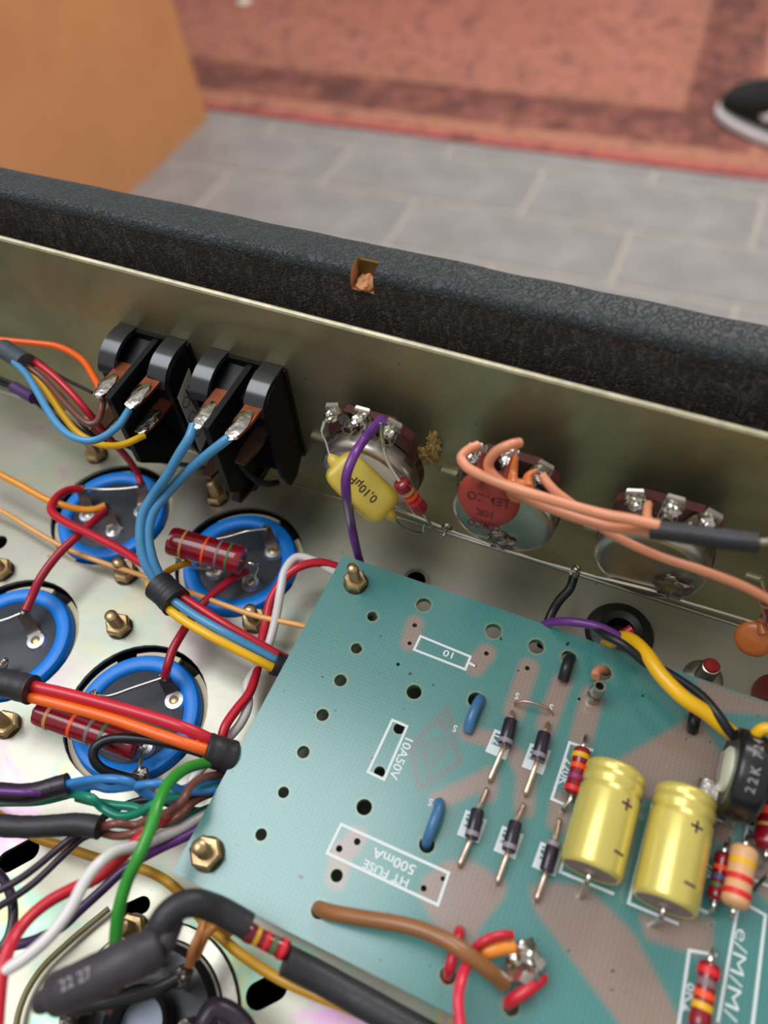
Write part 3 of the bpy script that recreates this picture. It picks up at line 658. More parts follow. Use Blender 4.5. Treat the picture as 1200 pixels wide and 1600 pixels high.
wire('lower brown wire of the twisted brown pair', BROWN, [(140, 1294, 15), (160, 1301, 16), (186, 1306, 17), (214, 1301, 18), (238, 1288, 16), (262, 1286, 15), (284, 1272, 15), (304, 1252, 13), (330, 1240, 11), (362, 1236, 9)], 12)
wire('black wire under the twisted pairs', M_BLKWIRE, [(140, 1290, 10), (160, 1278, 10), (200, 1256, 9), (240, 1250, 9), (300, 1266, 8), (350, 1262, 8)], 10)
wire('upper dark wire dropping out of the long black sleeve', DVIOLET, [(140, 1297, 17), (118, 1305, 17), (92, 1325, 17), (55, 1356, 18), (20, 1380, 19), (-40, 1410, 20)], 10.5)
wire('lower dark wire dropping out of the long black sleeve', DVIOLET, [(142, 1304, 15), (124, 1313, 15), (95, 1340, 16), (55, 1378, 17), (20, 1403, 18), (-40, 1440, 20)], 10.5)
wire('dark wire curving down along the left edge', DVIOLET, [(-40, 1340, 12), (-4, 1364, 13), (12, 1386, 14), (20, 1415, 15), (18, 1450, 15), (2, 1480, 15), (-40, 1500, 15)], 14)
wire('mustard wire passing low under the white and red wires', MUSTARD, [(-60, 1240, 4), (0, 1275, 5), (57, 1309, 6), (100, 1323, 6), (147, 1339, 7), (190, 1349, 8), (228, 1360, 9), (262, 1378, 10), (290, 1404, 9), (318, 1440, 8), (342, 1462, 9), (375, 1490, 10), (420, 1520, 11), (470, 1545, 12), (540, 1573, 13), (600, 1600, 14), (670, 1640, 14)], 14)
wire('white wire sweeping down to the lower left corner', WHITE, [(330, 1268, 9), (270, 1300, 14), (216, 1321, 21), (182, 1330, 25), (154, 1350, 28), (131, 1380, 29), (110, 1420, 30), (82, 1458, 30), (50, 1488, 30), (15, 1512, 30), (-60, 1550, 30)], 17.5)
wire('red wire sweeping down to the lower left corner', RED, [(330, 1215, 9), (290, 1250, 13), (250, 1282, 17), (215, 1313, 21), (187, 1343, 22), (153, 1371, 23), (113, 1389, 24), (73, 1411, 26), (40, 1440, 28), (17, 1475, 30), (4, 1515, 30), (-2, 1563, 30), (-8, 1640, 30)], 17.5)
wire('violet wire running parallel behind the white and red wires', VIOLET, [(340, 1280, 9), (290, 1307, 12), (253, 1324, 14), (220, 1341, 16)], 14)
wire('dark violet wire sweeping beneath the white wire', pvc('deep_violet', (58, 34, 78)), [(222, 1340, 16), (190, 1362, 16), (160, 1390, 16), (127, 1420, 16), (97, 1448, 16), (67, 1463, 15), (37, 1474, 14), (-40, 1490, 13)], 14.5)
wire('olive thin wire lying low beneath the dark violet one', pvc('olive', (120, 108, 60)), [(170, 1420, 2), (110, 1470, 2), (60, 1520, 2), (30, 1580, 2), (20, 1660, 2)], 9)

# ---------------------------------------------------------------- axial resistors
BANDS = {'gold': mat('band_tan', (206, 150, 84), 0.35), 'orange': mat('band_orange', (250, 84, 30), 0.35), 'grey': mat('band_grey', (128, 108, 108), 0.35),
         'green': mat('band_green', (70, 112, 66), 0.35), 'yellow': mat('band_yellow', (240, 180, 40), 0.35), 'violet': mat('band_violet', (150, 44, 110), 0.35),
         'red': mat('band_red', (224, 40, 46), 0.35), 'blue': mat('band_blue', (60, 80, 130), 0.35), 'brown': mat('band_brown', (110, 46, 40), 0.35), 'white': mat('band_white', (210, 200, 200), 0.4)}
M_RBODY = mat('dark_red_resistor', (138, 14, 32), 0.22, coat=0.5, var=0.08, vs=200)
def resistor(label, A, B, r, bands, leads, m=M_RBODY, big=False, bone=0.1, lead_r=0.42, bw=0.055):
    A, B = np.array(A, float), np.array(B, float); L = np.linalg.norm(B - A); ax = N(B - A)
    t = thing('axial_resistor', label, 'resistor', (A + B) / 2)
    s = [(0.35, 0), (0.75, 0.02), (0.95, 0.06), (1.0, 0.10), (1.0, 0.2), (1 - bone, 0.27), (1 - bone, 0.73), (1.0, 0.8), (1.0, 0.9), (0.95, 0.94), (0.75, 0.98), (0.35, 1)]
    if big: s = [(0.7, 0), (0.94, 0.01), (1.0, 0.05), (1.0, 0.1), (0.98, 0.2), (0.98, 0.8), (1, 0.9), (1, 0.95), (0.94, 0.99), (0.7, 1)]
    b = MB(); b.lathe([(r * a, L * h) for a, h in s], A, ax, 28); b.build('body', m, t)
    for tt, cn in bands:
        k = 1.0 if (tt < 0.22 or tt > 0.78 or big) else 1 - bone
        b = MB(); b.lathe([(r * k * 0.9, L * (tt - bw)), (r * k + 0.05, L * (tt - bw * .9)), (r * k + 0.05, L * (tt + bw * .9)), (r * k * 0.9, L * (tt + bw))], A, ax, 28); b.build('colour_band', BANDS[cn], t)
    for l in leads:
        b = MB(); b.tube(l, lead_r, 8); b.build('lead', M_TINNED, t)
    return t
# fat ones on the capacitors
A, B = P(266, 845, 15), P(380, 877, 12)
rb = px(46, A) / 2
resistor('fat dark red striped resistor over the capacitor by the board corner', A, B, rb, [(0.2, 'gold'), (0.5, 'orange'), (0.68, 'grey'), (0.82, 'green')],
         [[B, P(396, 881, 12), P(404, 884, 8), P(400, 900, 1)], [A, P(262, 850, 12), P(285, 880, 4), P(335, 893, 1)]], big=True, bw=0.018)
A, B = P(60, 1112, 11), P(216, 1168, 9)
resistor('fat dark red striped resistor under the red and orange wires', A, B, px(43, A) / 2, [(0.14, 'gold'), (0.38, 'orange'), (0.55, 'grey'), (0.68, 'green')],
         [[B, P(224, 1172, 8), P(219, 1195, 6), P(220, 1212, 5)], [A, P(54, 1108, 8), P(52, 1120, 2)]], big=True, bw=0.018)
t = wire('x', M_TINNED, [(337, 843, 5), (360, 838, 6), (388, 830, 7), (416, 826, 6)], 4.5, name='tinned_link'); tag(t, 'bare twisted link wire on the capacitor by the board corner', 'wire')
t = wire('x', M_TINNED, [(127, 763, 5), (160, 765, 6), (190, 764, 6), (216, 761, 6)], 4.5, name='tinned_link'); tag(t, 'bare twisted link wire on the capacitor under the left switch', 'wire')
t = wire('x', M_TINNED, [(148, 1086, 5), (172, 1087, 6), (210, 1074, 6), (252, 1060, 6)], 5, name='tinned_link'); tag(t, 'bare twisted link wire on the lowest capacitor', 'wire')
t = wire('x', M_TINNED, [(-60, 984, 5), (-10, 973, 6), (12, 967, 6), (32, 959, 6)], 5, name='tinned_link'); tag(t, 'bare link wire on the capacitor cut off by the left edge', 'wire')
b = MB(); p = P(220, 1211, 5); b.blob(p, (1.9, 1.7, 1.6), amp=0.4); tag(b.build('solder_lump', M_OLDSOLDER, None, p), 'dull round solder lump below the lowest capacitor', 'solder')
b = MB(); b.ribbon([P(222, 1216, 4), P(226, 1240, 2), P(228, 1262, 0)], (1, 0, 0), 3, 0.6); tag(b.build('earth_tag', M_BRASS, None, P(228, 1262, 0)), 'brass earth tag under the round solder lump', 'tag')

# ---------------------------------------------------------------- rocker switches
def switch(dx, label, tabs, sticker):
    X0, X1, Z0, Z1 = -101.2 + dx, -80.6 + dx, 17.5, 47.2; Y = YW; dpt = 11.5
    t = thing('rocker_switch', label, 'switch', ((X0 + X1) / 2, YW, 32))
    # body: two side cheeks, a middle fin and a recessed block between
    def cheek(x0, x1):
        pts = [(Y, Z1), (Y - 5, Z1 + .3), (Y - 8.6, Z1 - 0.6), (Y - 10.8, Z1 - 2.6), (Y - 11.6, Z1 - 6), (Y - 11.4, Z0 + 3), (Y - 9.5, Z0 - 3.5), (Y - 6, Z0 - 3.5), (Y, Z0 + 2)]
        b = MB(); b.prism([(x0, y_, z_) for y_, z_ in pts], (x1 - x0, 0, 0)); return b
    cheek(X0, X0 + 1.2).build('side_cheek', M_BLKPLASTIC, t, ang=30); cheek(X1 - 1.2, X1).build('side_cheek', M_BLKPLASTIC, t, ang=30)
    b = MB(); b.prism([(X0 + 1.2, y_, z_) for y_, z_ in ((Y, Z1 - 1), (Y - 9, Z1 - 3.5), (Y - 9.5, Z0 + 2), (Y, Z0 + 2))], (X1 - X0 - 2.4, 0, 0)); b.build('body', M_BLKPLASTIC, t, ang=30)
    xm = (X0 + X1) / 2 + 1.2
    b = MB(); b.prism([(xm - .8, y_, z_) for y_, z_ in ((Y, Z1), (Y - 22, Z1 - 0.5), (Y - 22.5, Z0 + 6), (Y - 14, Z0 - 4), (Y - 6, Z0 - 4), (Y, Z0 + 2))], (1.6, 0, 0)); b.build('centre_fin', M_BLKPLASTIC, t, ang=30)
    for x0, x1 in ((X0 + 0.2, X0 + 5.2), (X1 - 5.6, X1 - 0.4)):
        b = MB(); b.ribbon([(0.5 * (x0 + x1), Y - 0.2, Z1 + 0.5), (0.5 * (x0 + x1), Y - 4, Z1 + 0.9), (0.5 * (x0 + x1), Y - 7.6, Z1 + 0.2), (0.5 * (x0 + x1), Y - 10.6, Z1 - 1.8), (0.5 * (x0 + x1), Y - 12.0, Z1 - 4.4)], (1, 0, 0), x1 - x0, 1.2)
        b.build('spring_wing', mat('grey_black_nylon', (40, 41, 48), 0.2, coat=0.6), t, ang=60)
    b = MB(); b.box(((X0 + X1) / 2, Y - 0.6, (Z0 + Z1) / 2), ((X1 - X0) / 2 + .4, 0, 0), (0, 0.6, 0), (0, 0, (Z1 - Z0) / 2 + .6)); b.build('rear_flange', M_BLKPLASTIC, t, flat=True)
    for (u, v, u2, v2, wd, y_, sold) in tabs:
        a = PW(u, v, YW - 12.5); a2 = a + np.array([0, -8.6, 0.3]); 
        b = MB(); b.ribbon([a + [0, 3.5, 0], a, a2], (1, 0, 0), wd, 0.8, n=6, taper=lambda q: 1 - 0.35 * max(0, (q - 0.75) * 4)); tg = b.build('terminal_tag', M_COPPER if sold else mat('dark_copper', (112, 84, 76), 0.25, 0.95), t, ang=30)  # unsoldered tags get a darker copper
        if sold:
            b = MB(); b.blob(a * 0.4 + a2 * 0.6 + [0, 0, 0.5], (wd * 0.44, 4.2, 0.55), amp=0.35, xdir=(1, 0, 0), e=0.8); b.build('solder', M_SOLDER, tg)
    if sticker:
        b = MB(); xs = X1 + 0.05
        b.prism([(xs, YW - 3, 42), (xs, YW - 10.2, 38.5), (xs, YW - 10.2, 17.5), (xs, YW - 4.6, 19.5)], (0.12, 0, 0)); st = b.build('paper_label', mat('grey_label', (232, 228, 218), 0.6), t)
        for i, z_ in enumerate((35, 29.5, 24)):
            b = MB(); b.ring([(1.3, 0), (1.55, 0), (1.55, 0.05), (1.3, 0.05)], (xs + 0.12, YW - 8.2, z_), (1, 0, 0), 20); b.build('approval_mark', M_INK, st)
        for i in range(2):
            b = MB(); b.box((xs + 0.14, YW - 5.8 + i * 1.3, 31), (0.02, 0, 0), (0, 0.3, 0.05), (0, -0.9, 7)); b.build('print_line', M_INK, st)
    return t
switch(0, 'black rocker switch body with two light blue wires', [(338, 627, 0, 0, 4.2, 0, 1), (393, 642, 0, 0, 4.4, 0, 1), (403, 685, 0, 0, 4.2, 0, 0), (350, 708, 0, 0, 4.2, 0, 0), (395, 745, 0, 0, 4.2, 0, 0)], False)
switch(-27.0, 'black rocker switch body with a pale printed side label', [(186, 584, 0, 0, 4.2, 0, 1), (236, 598, 0, 0, 4.4, 0, 1), (250, 640, 0, 0, 4.2, 0, 1), (172, 650, 0, 0, 4.2, 0, 0)], True)
wire('thick black wire end curling under the right switch', M_BLKWIRE, [(372, 722, 28), (385, 738, 24), (402, 752, 18), (420, 756, 12), (434, 754, 10)], 10)
wire('black wire bridging low between the two switches', M_BLKWIRE, [(222, 712, 6), (260, 722, 5), (300, 728, 4), (345, 736, 4)], 7)

# ---------------------------------------------------------------- potentiometers
def pot(xc, label, loc_tab, lugy=0.0, zc=30.5):
    t = thing('potentiometer', label, 'potentiometer', (xc, YW, zc)); o = np.array([xc, YW, zc])
    yb = YW - 12.0
    b = MB(); b.lathe([(4.5, 0), (4.5, 5)], o, (0, -1, 0), 24); b.build('bushing', M_BRASS, t)
    b = MB(); b.lathe([(12.2, 5), (12.2, 7.2), (9, 7.2)], o, (0, -1, 0), 40)
    b.prism([(xc - 11, YW - 5, zc + 4), (xc + 11, YW - 5, zc + 4), (xc + 10.4, YW - 5, zc + 13), (xc + 6, YW - 5, zc + 16.8), (xc - 6, YW - 5, zc + 16.8), (xc - 10.4, YW - 5, zc + 13)], (0, -2.2, 0)); b.build('wafer', M_PHEN, t)
    b = MB(); b.lathe([(11.9, 7.2), (11.9, 10.2), (11.6, 11.3), (10.8, 12.0), (10.0, 12.1), (9.4, 11.9), (0, 11.9)], o, (0, -1, 0), 56); b.build('can', M_CHROME, t)
    for a in (0.6, 2.5, 4.0, 5.4):
        d = np.array([math.cos(a), 0, math.sin(a)]); tn = np.array([-math.sin(a), 0, math.cos(a)])
        b = MB(); b.box(o + d * 12.1 + [0, -7.2, 0], tn * 1.6, d * 0.3, (0, 2.2, 0)); b.build('fixing_claw', M_STEEL, t)
    for i, a in enumerate((-0.36, 0.0, 0.36)):
        d = np.array([math.sin(a), 0, math.cos(a)]); s_ = np.array([math.cos(a), 0, -math.sin(a)])
        b = MB(); b.ribbon([o + d * 11 + [0, -7.5, 0], o + d * 15 + [0, -7.7, 0], o + d * 18.2 + [0, -8.4, 0], o + d * 19.8 + [0, -11, 0]], s_, 3.6, 0.5, n=5); lg = b.build('lug', M_STEEL, t, ang=50)
        b = MB(); b.ring([(0.8, 0.0), (0.9, 1.0), (1.5, 1.0), (1.7, 0)], o + d * 13.4 + [0, -7.9, 0], (0, -1, 0), 18); b.build('eyelet', M_STEEL, lg)
        b = MB(); b.blob(o + d * 19.6 + [0, -10.6, 0.4], (2.0, 1.5, 1.2), amp=0.5); b.build('solder', M_SOLDER, lg)
        b = MB(); b.ribbon([o + d * 19.2 + [0, -9.4, 0], o + d * 20.8 + [0, -9.2, 0], o + d * 21.4 + [0, -8.4, 0]], s_, 4.4, 0.4, taper=lambda q: 1 - 0.3 * q); b.build('lug_tip', M_STEEL, lg)
    p = PW(*loc_tab, YW - 0.6); b = MB(); b.box(p, (2.0, 0, 0), (0, 0.6, 0), (0, 0, 0.5)); b.build('locating_tab', M_LIP, t)
XP = (-56.2, -23.0, 9.8)
pot(XP[0], 'potentiometer behind the yellow film capacitor', (498, 683))
pot(XP[1], 'potentiometer behind the red disc capacitor', (702, 738), zc=30.5)
pot(XP[2], 'potentiometer behind the black sleeve at the right', (926, 825), zc=30.0)
# common ground wire on the pot cans
def YP(u, v, y): return PW(u, v, y)
b = MB(); b.tube([YP(606, 789, 93.4), YP(658, 810, 93.4), YP(700, 827, 93.4), YP(793, 860, 93.4), YP(905, 894, 93.4), YP(1027, 925, 93.4), YP(1061, 937, 93.4), YP(1191, 976, 93.4), YP(1300, 1010, 93.4)], 0.42, 10, n=4)
tag(b.build('ground_wire', M_TINNED, None, YP(793, 860, 93.4)), 'bare tinned ground wire running along the potentiometer cans', 'wire')
for u, v, s_, lab in ((780, 845, 2.4, 'solder pad fixing the ground wire to the middle can'), (1050, 918, 3.0, 'grey solder lump on the right potentiometer can'), (698, 824, 1.0, 'small solder bead on the ground wire left of the red disc')):
    p = YP(u, v, 93.2); b = MB(); b.blob(p, (s_ * 1.2, s_ * .5, s_), amp=0.6, xdir=(1, 0, 0), ax=(0, 0, 1)); tag(b.build('solder_lump', M_OLDSOLDER, None, p), lab, 'solder')
# yellow film capacitor
A = YP(524, 722, 88); B = YP(606, 800, 86); c = (A + B) / 2; ax = N(B - A); nrm = to_cam(c); nrm = N(nrm - ax * np.dot(nrm, ax)); sd = np.cross(ax, nrm)
t = thing('film_capacitor', 'yellow dipped film capacitor printed 0,10µF on the left potentiometer', 'capacitor', c)
M_YF = mat('yellow_epoxy', (218, 190, 74), 0.4, coat=0.25, var=0.06, vs=150, bump=0.2, bs=250)
Lh = np.linalg.norm(B - A) / 2
b = MB(); b.blob(c, (px(66, c) / 2, 3.4, Lh * 1.0), ax=ax, xdir=sd, amp=0.04, e=0.45, nu=40, nv=26); b.build('body', M_YF, t, ang=80)
for s_, q in ((-1, [YP(516, 712, 89), YP(509, 690, 91), YP(503, 676, 92), YP(507, 658, 94)]), (1, [YP(616, 812, 87), YP(630, 824, 88), YP(648, 832, 90), YP(660, 831, 92), YP(664, 818, 93)])):
    e0 = c + ax * s_ * Lh * 0.8
    b = MB(); b.tube([e0, c + ax * s_ * Lh * 1.08, q[0]], 2.2, 12, rad=lambda z_: 1 - 0.72 * z_); b.build('tapered_neck', M_YF, t)
    b = MB(); b.tube([e0] + q, 0.36, 8); b.build('lead', M_TINNED, t)
tp = c + nrm * 3.42
text('0,10µF', tp, 2.7, -ax, nrm, M_INK, t, th=0.05)
# small red resistor at the pot
A = YP(624, 752, 88); B = YP(659, 799, 88.5)
resistor('red banded resistor hanging from the left potentiometer', A, B, px(27, A) / 2, [(0.3, 'gold'), (0.45, 'orange'), (0.62, 'red'), (0.78, 'brown')],
         [[YP(595, 660, 92), YP(598, 690, 92), YP(606, 722, 90), A], [B, YP(668, 812, 90), YP(679, 828, 91), YP(690, 837, 92), YP(697, 830, 93), YP(698, 820, 93)]], lead_r=0.36)
b = MB(); b.tube([YP(598, 655, 93), YP(585, 668, 92), YP(568, 688, 90), YP(552, 714, 84.5), YP(541, 746, 80.5), YP(542, 780, 79.5), P(548, 815, 25), P(555, 850, 17.5), P(561, 874, 11.5), P(569, 900, 7)], px(15, c) / 2, 14)
tag(b.build('wire', VIOLET, None, YP(541, 746, 83)), 'purple wire hanging from the left potentiometer to the board corner', 'wire')
# glue
c = YP(669, 706, YW - 1); t = MB(); t.blob(c + [1.0, 0.6, 2.2], (1.4, 0.5, 3.4), amp=1.3, sc=0.45, xdir=(1, 0, 0), nu=36, nv=24); t.blob(c + [-1.2, 0.6, -2.6], (2.6, 0.5, 1.9), amp=1.3, sc=0.45, xdir=(1, 0, 0), nu=36, nv=24)
tag(t.build('glue_residue', mat('old_glue', (196, 164, 96), 0.8, bump=0.6, bs=700, var=0.3), None, c), 'ragged patch of old yellow glue on the chassis wall', 'glue')
# red disc capacitor, orange discs
def disc(center, r, th, nrm, m, label, leads, texts=(), tdir=(-1, 0, 0), name='disc_capacitor', dz=1.0):
    t = thing(name, label, 'capacitor', center); n = N(nrm)
    b = MB(); b.lathe([(0, -th / 2), (r * .6, -th * .45), (r * .88, -th * .36), (r * .985, -th * .15), (r, 0), (r * .985, th * .15), (r * .88, th * .36), (r * .6, th * .45), (0, th / 2)], center, n, 44); b.build('body', m, t, ang=80)
    for l in leads:
        b = MB(); b.tube(l, 1.25, 12, rad=lambda q: 1.0 - 0.6 * q); b.build('dipped_lead', m, t)
        b = MB(); b.tube([l[-1], l[-1] + (l[-1] - l[-2]) * 0.5], 0.35, 8); b.build('lead', M_TINNED, t)
    for s_, off, sz in texts:
        up = np.cross(n, N(np.array(tdir) - n * np.dot(tdir, n)))
        text(s_, np.array(center) + n * (th * 0.45) + up * off, sz, tdir, n, mat('faded_black_print', (96, 38, 34), 0.6), t, th=0.12)
    return t
c = YP(764, 778, 90.5)
disc(c, px(100, c) / 2, 3.2, (0, -1, 0.42), mat('red_brown_epoxy', (158, 60, 50), 0.5, coat=0.1, bump=0.3, bs=200), 'large red-brown disc capacitor printed LEMCO on the middle potentiometer',
     [[c + [-2.5, -0.5, 5], YP(752, 725, 92), YP(757, 706, 93)], [c + [3, -0.5, 5], YP(795, 738, 92), YP(803, 712, 93)]], (('LEMCO', 6.0, 2.2), ('LEMCO', -0.6, 2.7), ('10K', 2.9, 2.5)), (-1, 0, -0.05))
c = YP(811, 767, 88)
disc(c, px(40, c) / 2, 2.6, (0.15, -1, 0.5), mat('orange_epoxy', (224, 122, 62), 0.35, coat=0.3), 'small orange disc capacitor beside the large red-brown one',
     [[c + [-1.5, 0, 1.2], YP(802, 738, 91), YP(806, 712, 93)], [c + [1.6, 0, 1.5], YP(825, 745, 91), YP(838, 735, 93)]])
c = YP(1178, 998, 91)
disc(c, px(58, c) / 2, 3.2, (-0.25, -0.8, 0.6), mat('brown_orange_epoxy', (190, 104, 48), 0.35, coat=0.3), 'brown-orange disc capacitor at the right edge under the wall', [[c + [1, 0, 3], YP(1190, 972, 93), YP(1194, 960, 93)]])
resistor('red resistor stub at the right edge of the wall', YP(1197, 925, 92), YP(1210, 968, 92), 1.9, [(0.3, 'gold')], [[YP(1197, 925, 92), YP(1190, 905, 93)], [YP(1210, 968, 92), YP(1205, 985, 93)]])
b = MB(); p = YP(1196, 965, 92.5); b.blob(p, (1.0, 1.0, 1.8), amp=0.4); tag(b.build('solder_lump', M_SOLDER, None, p), 'bright solder joint above the brown-orange disc', 'solder')
c = P(1198, 1085, 3); disc(c, 4.6, 3, (-1, -0.2, 0.4), mat('maroon_epoxy', (110, 40, 34), 0.4), 'dark maroon disc capacitor edge at the right edge behind the board', [])
# peach wires
def wy(label, m, pts, wd, name='wire', cat='wire', **k):
    W = [YP(*q) for q in pts]; b = MB(); b.tube(W, px(wd, W[len(W) // 2]) / 2, 14, **k); return tag(b.build(name, m, None, W[0]), label, cat)
wy('peach wire from the left lug of the middle potentiometer', PEACH, [(747, 696, 92), (732, 703, 90), (721, 716, 88), (734, 733, 86), (775, 752, 84), (832, 772, 83), (888, 789, 83), (940, 803, 83), (983, 811, 83), (1030, 822, 83)], 17)
wy('peach wire from the middle lug of the middle potentiometer', PEACH, [(812, 692, 91), (795, 696, 89), (774, 707, 88), (763, 727, 87), (776, 748, 86), (820, 776, 86), (862, 795, 85.5), (914, 813, 85), (962, 825, 84.5), (1030, 830, 83)], 16)
wy('long peach wire from the right lug of the middle potentiometer', PEACH, [(846, 742, 91), (866, 766, 89), (897, 790, 88), (923, 812, 88), (962, 838, 87), (1027, 868, 86), (1096, 891, 85), (1157, 914, 85), (1200, 936, 85), (1280, 980, 85)], 15)
wy('short peach wire bent up to the right potentiometer', PEACH, [(1013, 788, 92), (1011, 800, 88), (1012, 812, 85), (1030, 826, 83)], 14)
wy('black sleeve over the peach wires at the right potentiometer', M_SLEEVE, [(1018, 827, 83), (1060, 832, 83), (1100, 838, 83), (1140, 843, 83), (1186, 848, 83)], 34, 'heat_shrink_sleeve', 'sleeve', wob=0.06)
wy('tinned end leaving the black sleeve at the right edge', M_TINNED, [(1180, 846, 83), (1196, 846, 83), (1230, 843, 83)], 12, 'cable_screen')
wire('black wire soldered to the ground wire beside the grommet', M_BLKWIRE, [(897, 900, 14), (890, 920, 13), (874, 938, 11), (862, 958, 9), (852, 985, 8), (846, 1010, 8)], 13)
p = YP(899, 893, 93); b = MB(); b.blob(p, (1.2, 1.1, 1.8), amp=0.4); tag(b.build('solder_lump', M_SOLDER, None, p), 'pointed solder joint of the black wire on the ground wire', 'solder')
wire('purple wire passing from the board edge over the grommet', VIOLET, [(840, 985, 10), (856, 974, 14), (884, 971, 18), (923, 976, 20), (955, 988, 20), (985, 1008, 19), (1006, 1030, 17.5)], 13)
wire('red wire stub inside the grommet', RED, [(960, 996, 4), (975, 990, 6), (988, 982, 7)], 13)
wire('thick yellow wire crossing the far right of the board', YELLOW, [(948, 1006, 12), (966, 998, 17), (986, 1000, 21), (1010, 1022, 24), (1034, 1056, 25), (1068, 1090, 25), (1104, 1114, 24), (1140, 1143, 22), (1165, 1160, 20)], 22, seg=16)
wire('black wire running beside the thick yellow one', M_BLKWIRE, [(930, 985, 17), (942, 991, 23), (975, 1008, 25), (1009, 1036, 23), (1030, 1044, 21), (1058, 1060, 22), (1095, 1086, 24), (1119, 1113, 25), (1140, 1143, 24), (1160, 1165, 22)], 13)
wire('yellow wire curl at the right edge beside the black trimmer', YELLOW, [(1165, 1180, 22), (1180, 1150, 28), (1196, 1138, 30), (1220, 1146, 30)], 17)

# ================================================================ CIRCUIT BOARD
bd_x0, bd_x1, bd_y0, bd_y1 = -58.4, 62.0, 4.3, 82.0
HO = [(662, 945, 24), (771, 986, 26), (838, 1010, 25), (888, 1027, 22), (943, 1051, 25), (744, 1094, 26), (647, 1081, 24), (624, 1138, 19), (593, 1206, 18), (569, 1261, 25), (667, 1320, 25),
      (582, 963, 17), (557, 1013, 18), (532, 1063, 20), (504, 1117, 20), (474, 1175, 20), (443, 1238, 18), (408, 1304, 19), (622, 1038, 6), (648, 977, 8), (640, 1005, 7), (760, 1021, 8), (742, 1040, 6), (824, 1044, 8),
      (558, 1315, 11), (530, 1326, 11), (526, 1368, 20), (499, 1422, 27), (662, 1388, 10), (692, 1373, 8), (700, 1524, 26), (798, 1573, 26), (1084, 1112, 20), (905, 1092, 5)]
bh = []
for u, v, wd in HO:
    c = PB(u, v); bh.append((c[0], c[1], px(wd, c) / 2 * 0.98))
poly = lambda l: np.array([PB(u, v)[:2] for u, v in l])
def capsule(u1, v1, u2, v2, wd): 
    a, b2 = PB(u1, v1)[:2], PB(u2, v2)[:2]; return ('c', a, b2, px(wd, PB(u1, v1)) / 2)
TR = [capsule(648, 974, 640, 1004, 26), capsule(760, 1020, 742, 1042, 28), capsule(826, 1043, 803, 1112, 29), capsule(878, 1066, 853, 1135, 28), capsule(925, 1088, 908, 1155, 32),
      capsule(731, 1145, 770, 1156, 24), capsule(770, 1156, 806, 1180, 24), capsule(806, 1180, 822, 1215, 24), capsule(822, 1215, 819, 1262, 28), capsule(686, 1250, 762, 1216, 26), capsule(765, 1212, 762, 1240, 26),
      capsule(876, 1256, 872, 1284, 30), capsule(558, 1308, 545, 1325, 30), capsule(535, 1330, 526, 1372, 32),
      ('p', poly([(700, 1345), (735, 1345), (790, 1378), (788, 1400), (752, 1445), (735, 1488), (712, 1485), (690, 1455), (668, 1425), (655, 1400), (662, 1372)])),
      ('p', poly([(828, 1388), (845, 1380), (915, 1385), (990, 1460), (1075, 1620), (985, 1620), (835, 1420)])),
      ('p', poly([(960, 1192), (1078, 1122), (1098, 1130), (1122, 1175), (1135, 1240), (1005, 1248)])),
      ('p', poly([(1000, 1430), (1112, 1436), (1114, 1492), (1085, 1490), (1010, 1466)])),
      capsule(1118, 1290, 1126, 1300, 34), capsule(1180, 1345, 1230, 1400, 60), ('p', poly([(1085, 1060), (1200, 1100), (1230, 1120), (1120, 1110)]))]
LG = [capsule(*q) for q in ((700, 1108, 641, 1166, 6), (641, 1166, 655, 1232, 6), (655, 1232, 718, 1190, 6), (718, 1190, 700, 1108, 6), (648, 1168, 706, 1150, 4), (654, 1180, 710, 1162, 4), (662, 1160, 668, 1216, 4), (690, 1128, 696, 1140, 8), (676, 1196, 692, 1176, 4))]
def seg_d(Q, a, b2):
    d = b2 - a; t = np.clip(((Q - a) @ d) / (d @ d + 1e-9), 0, 1); return np.linalg.norm(Q - a - t[:, None] * d, axis=1)
def sd_of(T, Q):
    if T[0] == 'c': return seg_d(Q, T[1], T[2]) - T[3]
    p_ = T[1]; n = len(p_); dist = np.full(len(Q), 1e9); ins = np.zeros(len(Q), bool)
    for i in range(n):
        a, b2 = p_[i], p_[(i + 1) % n]; dist = np.minimum(dist, seg_d(Q, a, b2))
        cnd = ((a[1] > Q[:, 1]) != (b2[1] > Q[:, 1])) & (Q[:, 0] < (b2[0] - a[0]) * (Q[:, 1] - a[1]) / (b2[1] - a[1] + 1e-12) + a[0]); ins ^= cnd
    return np.where(ins, -dist, dist)
GS = 0.62; ex = []
hv = np.array(bh)
gx = np.arange(bd_x0 + GS / 2, bd_x1, GS); gy = np.arange(bd_y0 + GS / 2, bd_y1, GS)
for j, yy in enumerate(gy):
    for x in gx + (GS / 2 if j % 2 else 0):
        if x > bd_x1 - 0.2: continue
        if np.min(np.hypot(hv[:, 0] - x, hv[:, 1] - yy) - hv[:, 2]) > 0.22: ex.append((x, yy))
b, V = sheet([(bd_x0, bd_y0), (bd_x1, bd_y0), (bd_x1, bd_y1 - 0.6), (bd_x0, bd_y1)], [circ(x, y, r_, 22 if r_ > 0.8 else 10) for x, y, r_ in bh], ZB, 1.6, ex)
dist = np.full(len(V), 1e9)
for T in TR: dist = np.minimum(dist, sd_of(T, V))
tr = 1 - np.clip((dist + 0.7) / 1.7, 0, 1); tr = tr * tr * (3 - 2 * tr) * 0.9
lg = np.full(len(V), 1e9)
for T in LG: lg = np.minimum(lg, sd_of(T, V))
lg = (1 - np.clip((lg + 0.2) / 0.7, 0, 1)) * 0.6
halo = np.zeros(len(V))
for (x, y, r_) in bh:
    if r_ > 0.8: dq = np.hypot(V[:, 0] - x, V[:, 1] - y) - r_; halo = np.maximum(halo, 1 - np.clip(dq / 0.45, 0, 1))
m, nt, bs_, tc = newmat('fibreglass_board'); v = tc.outputs['Object']
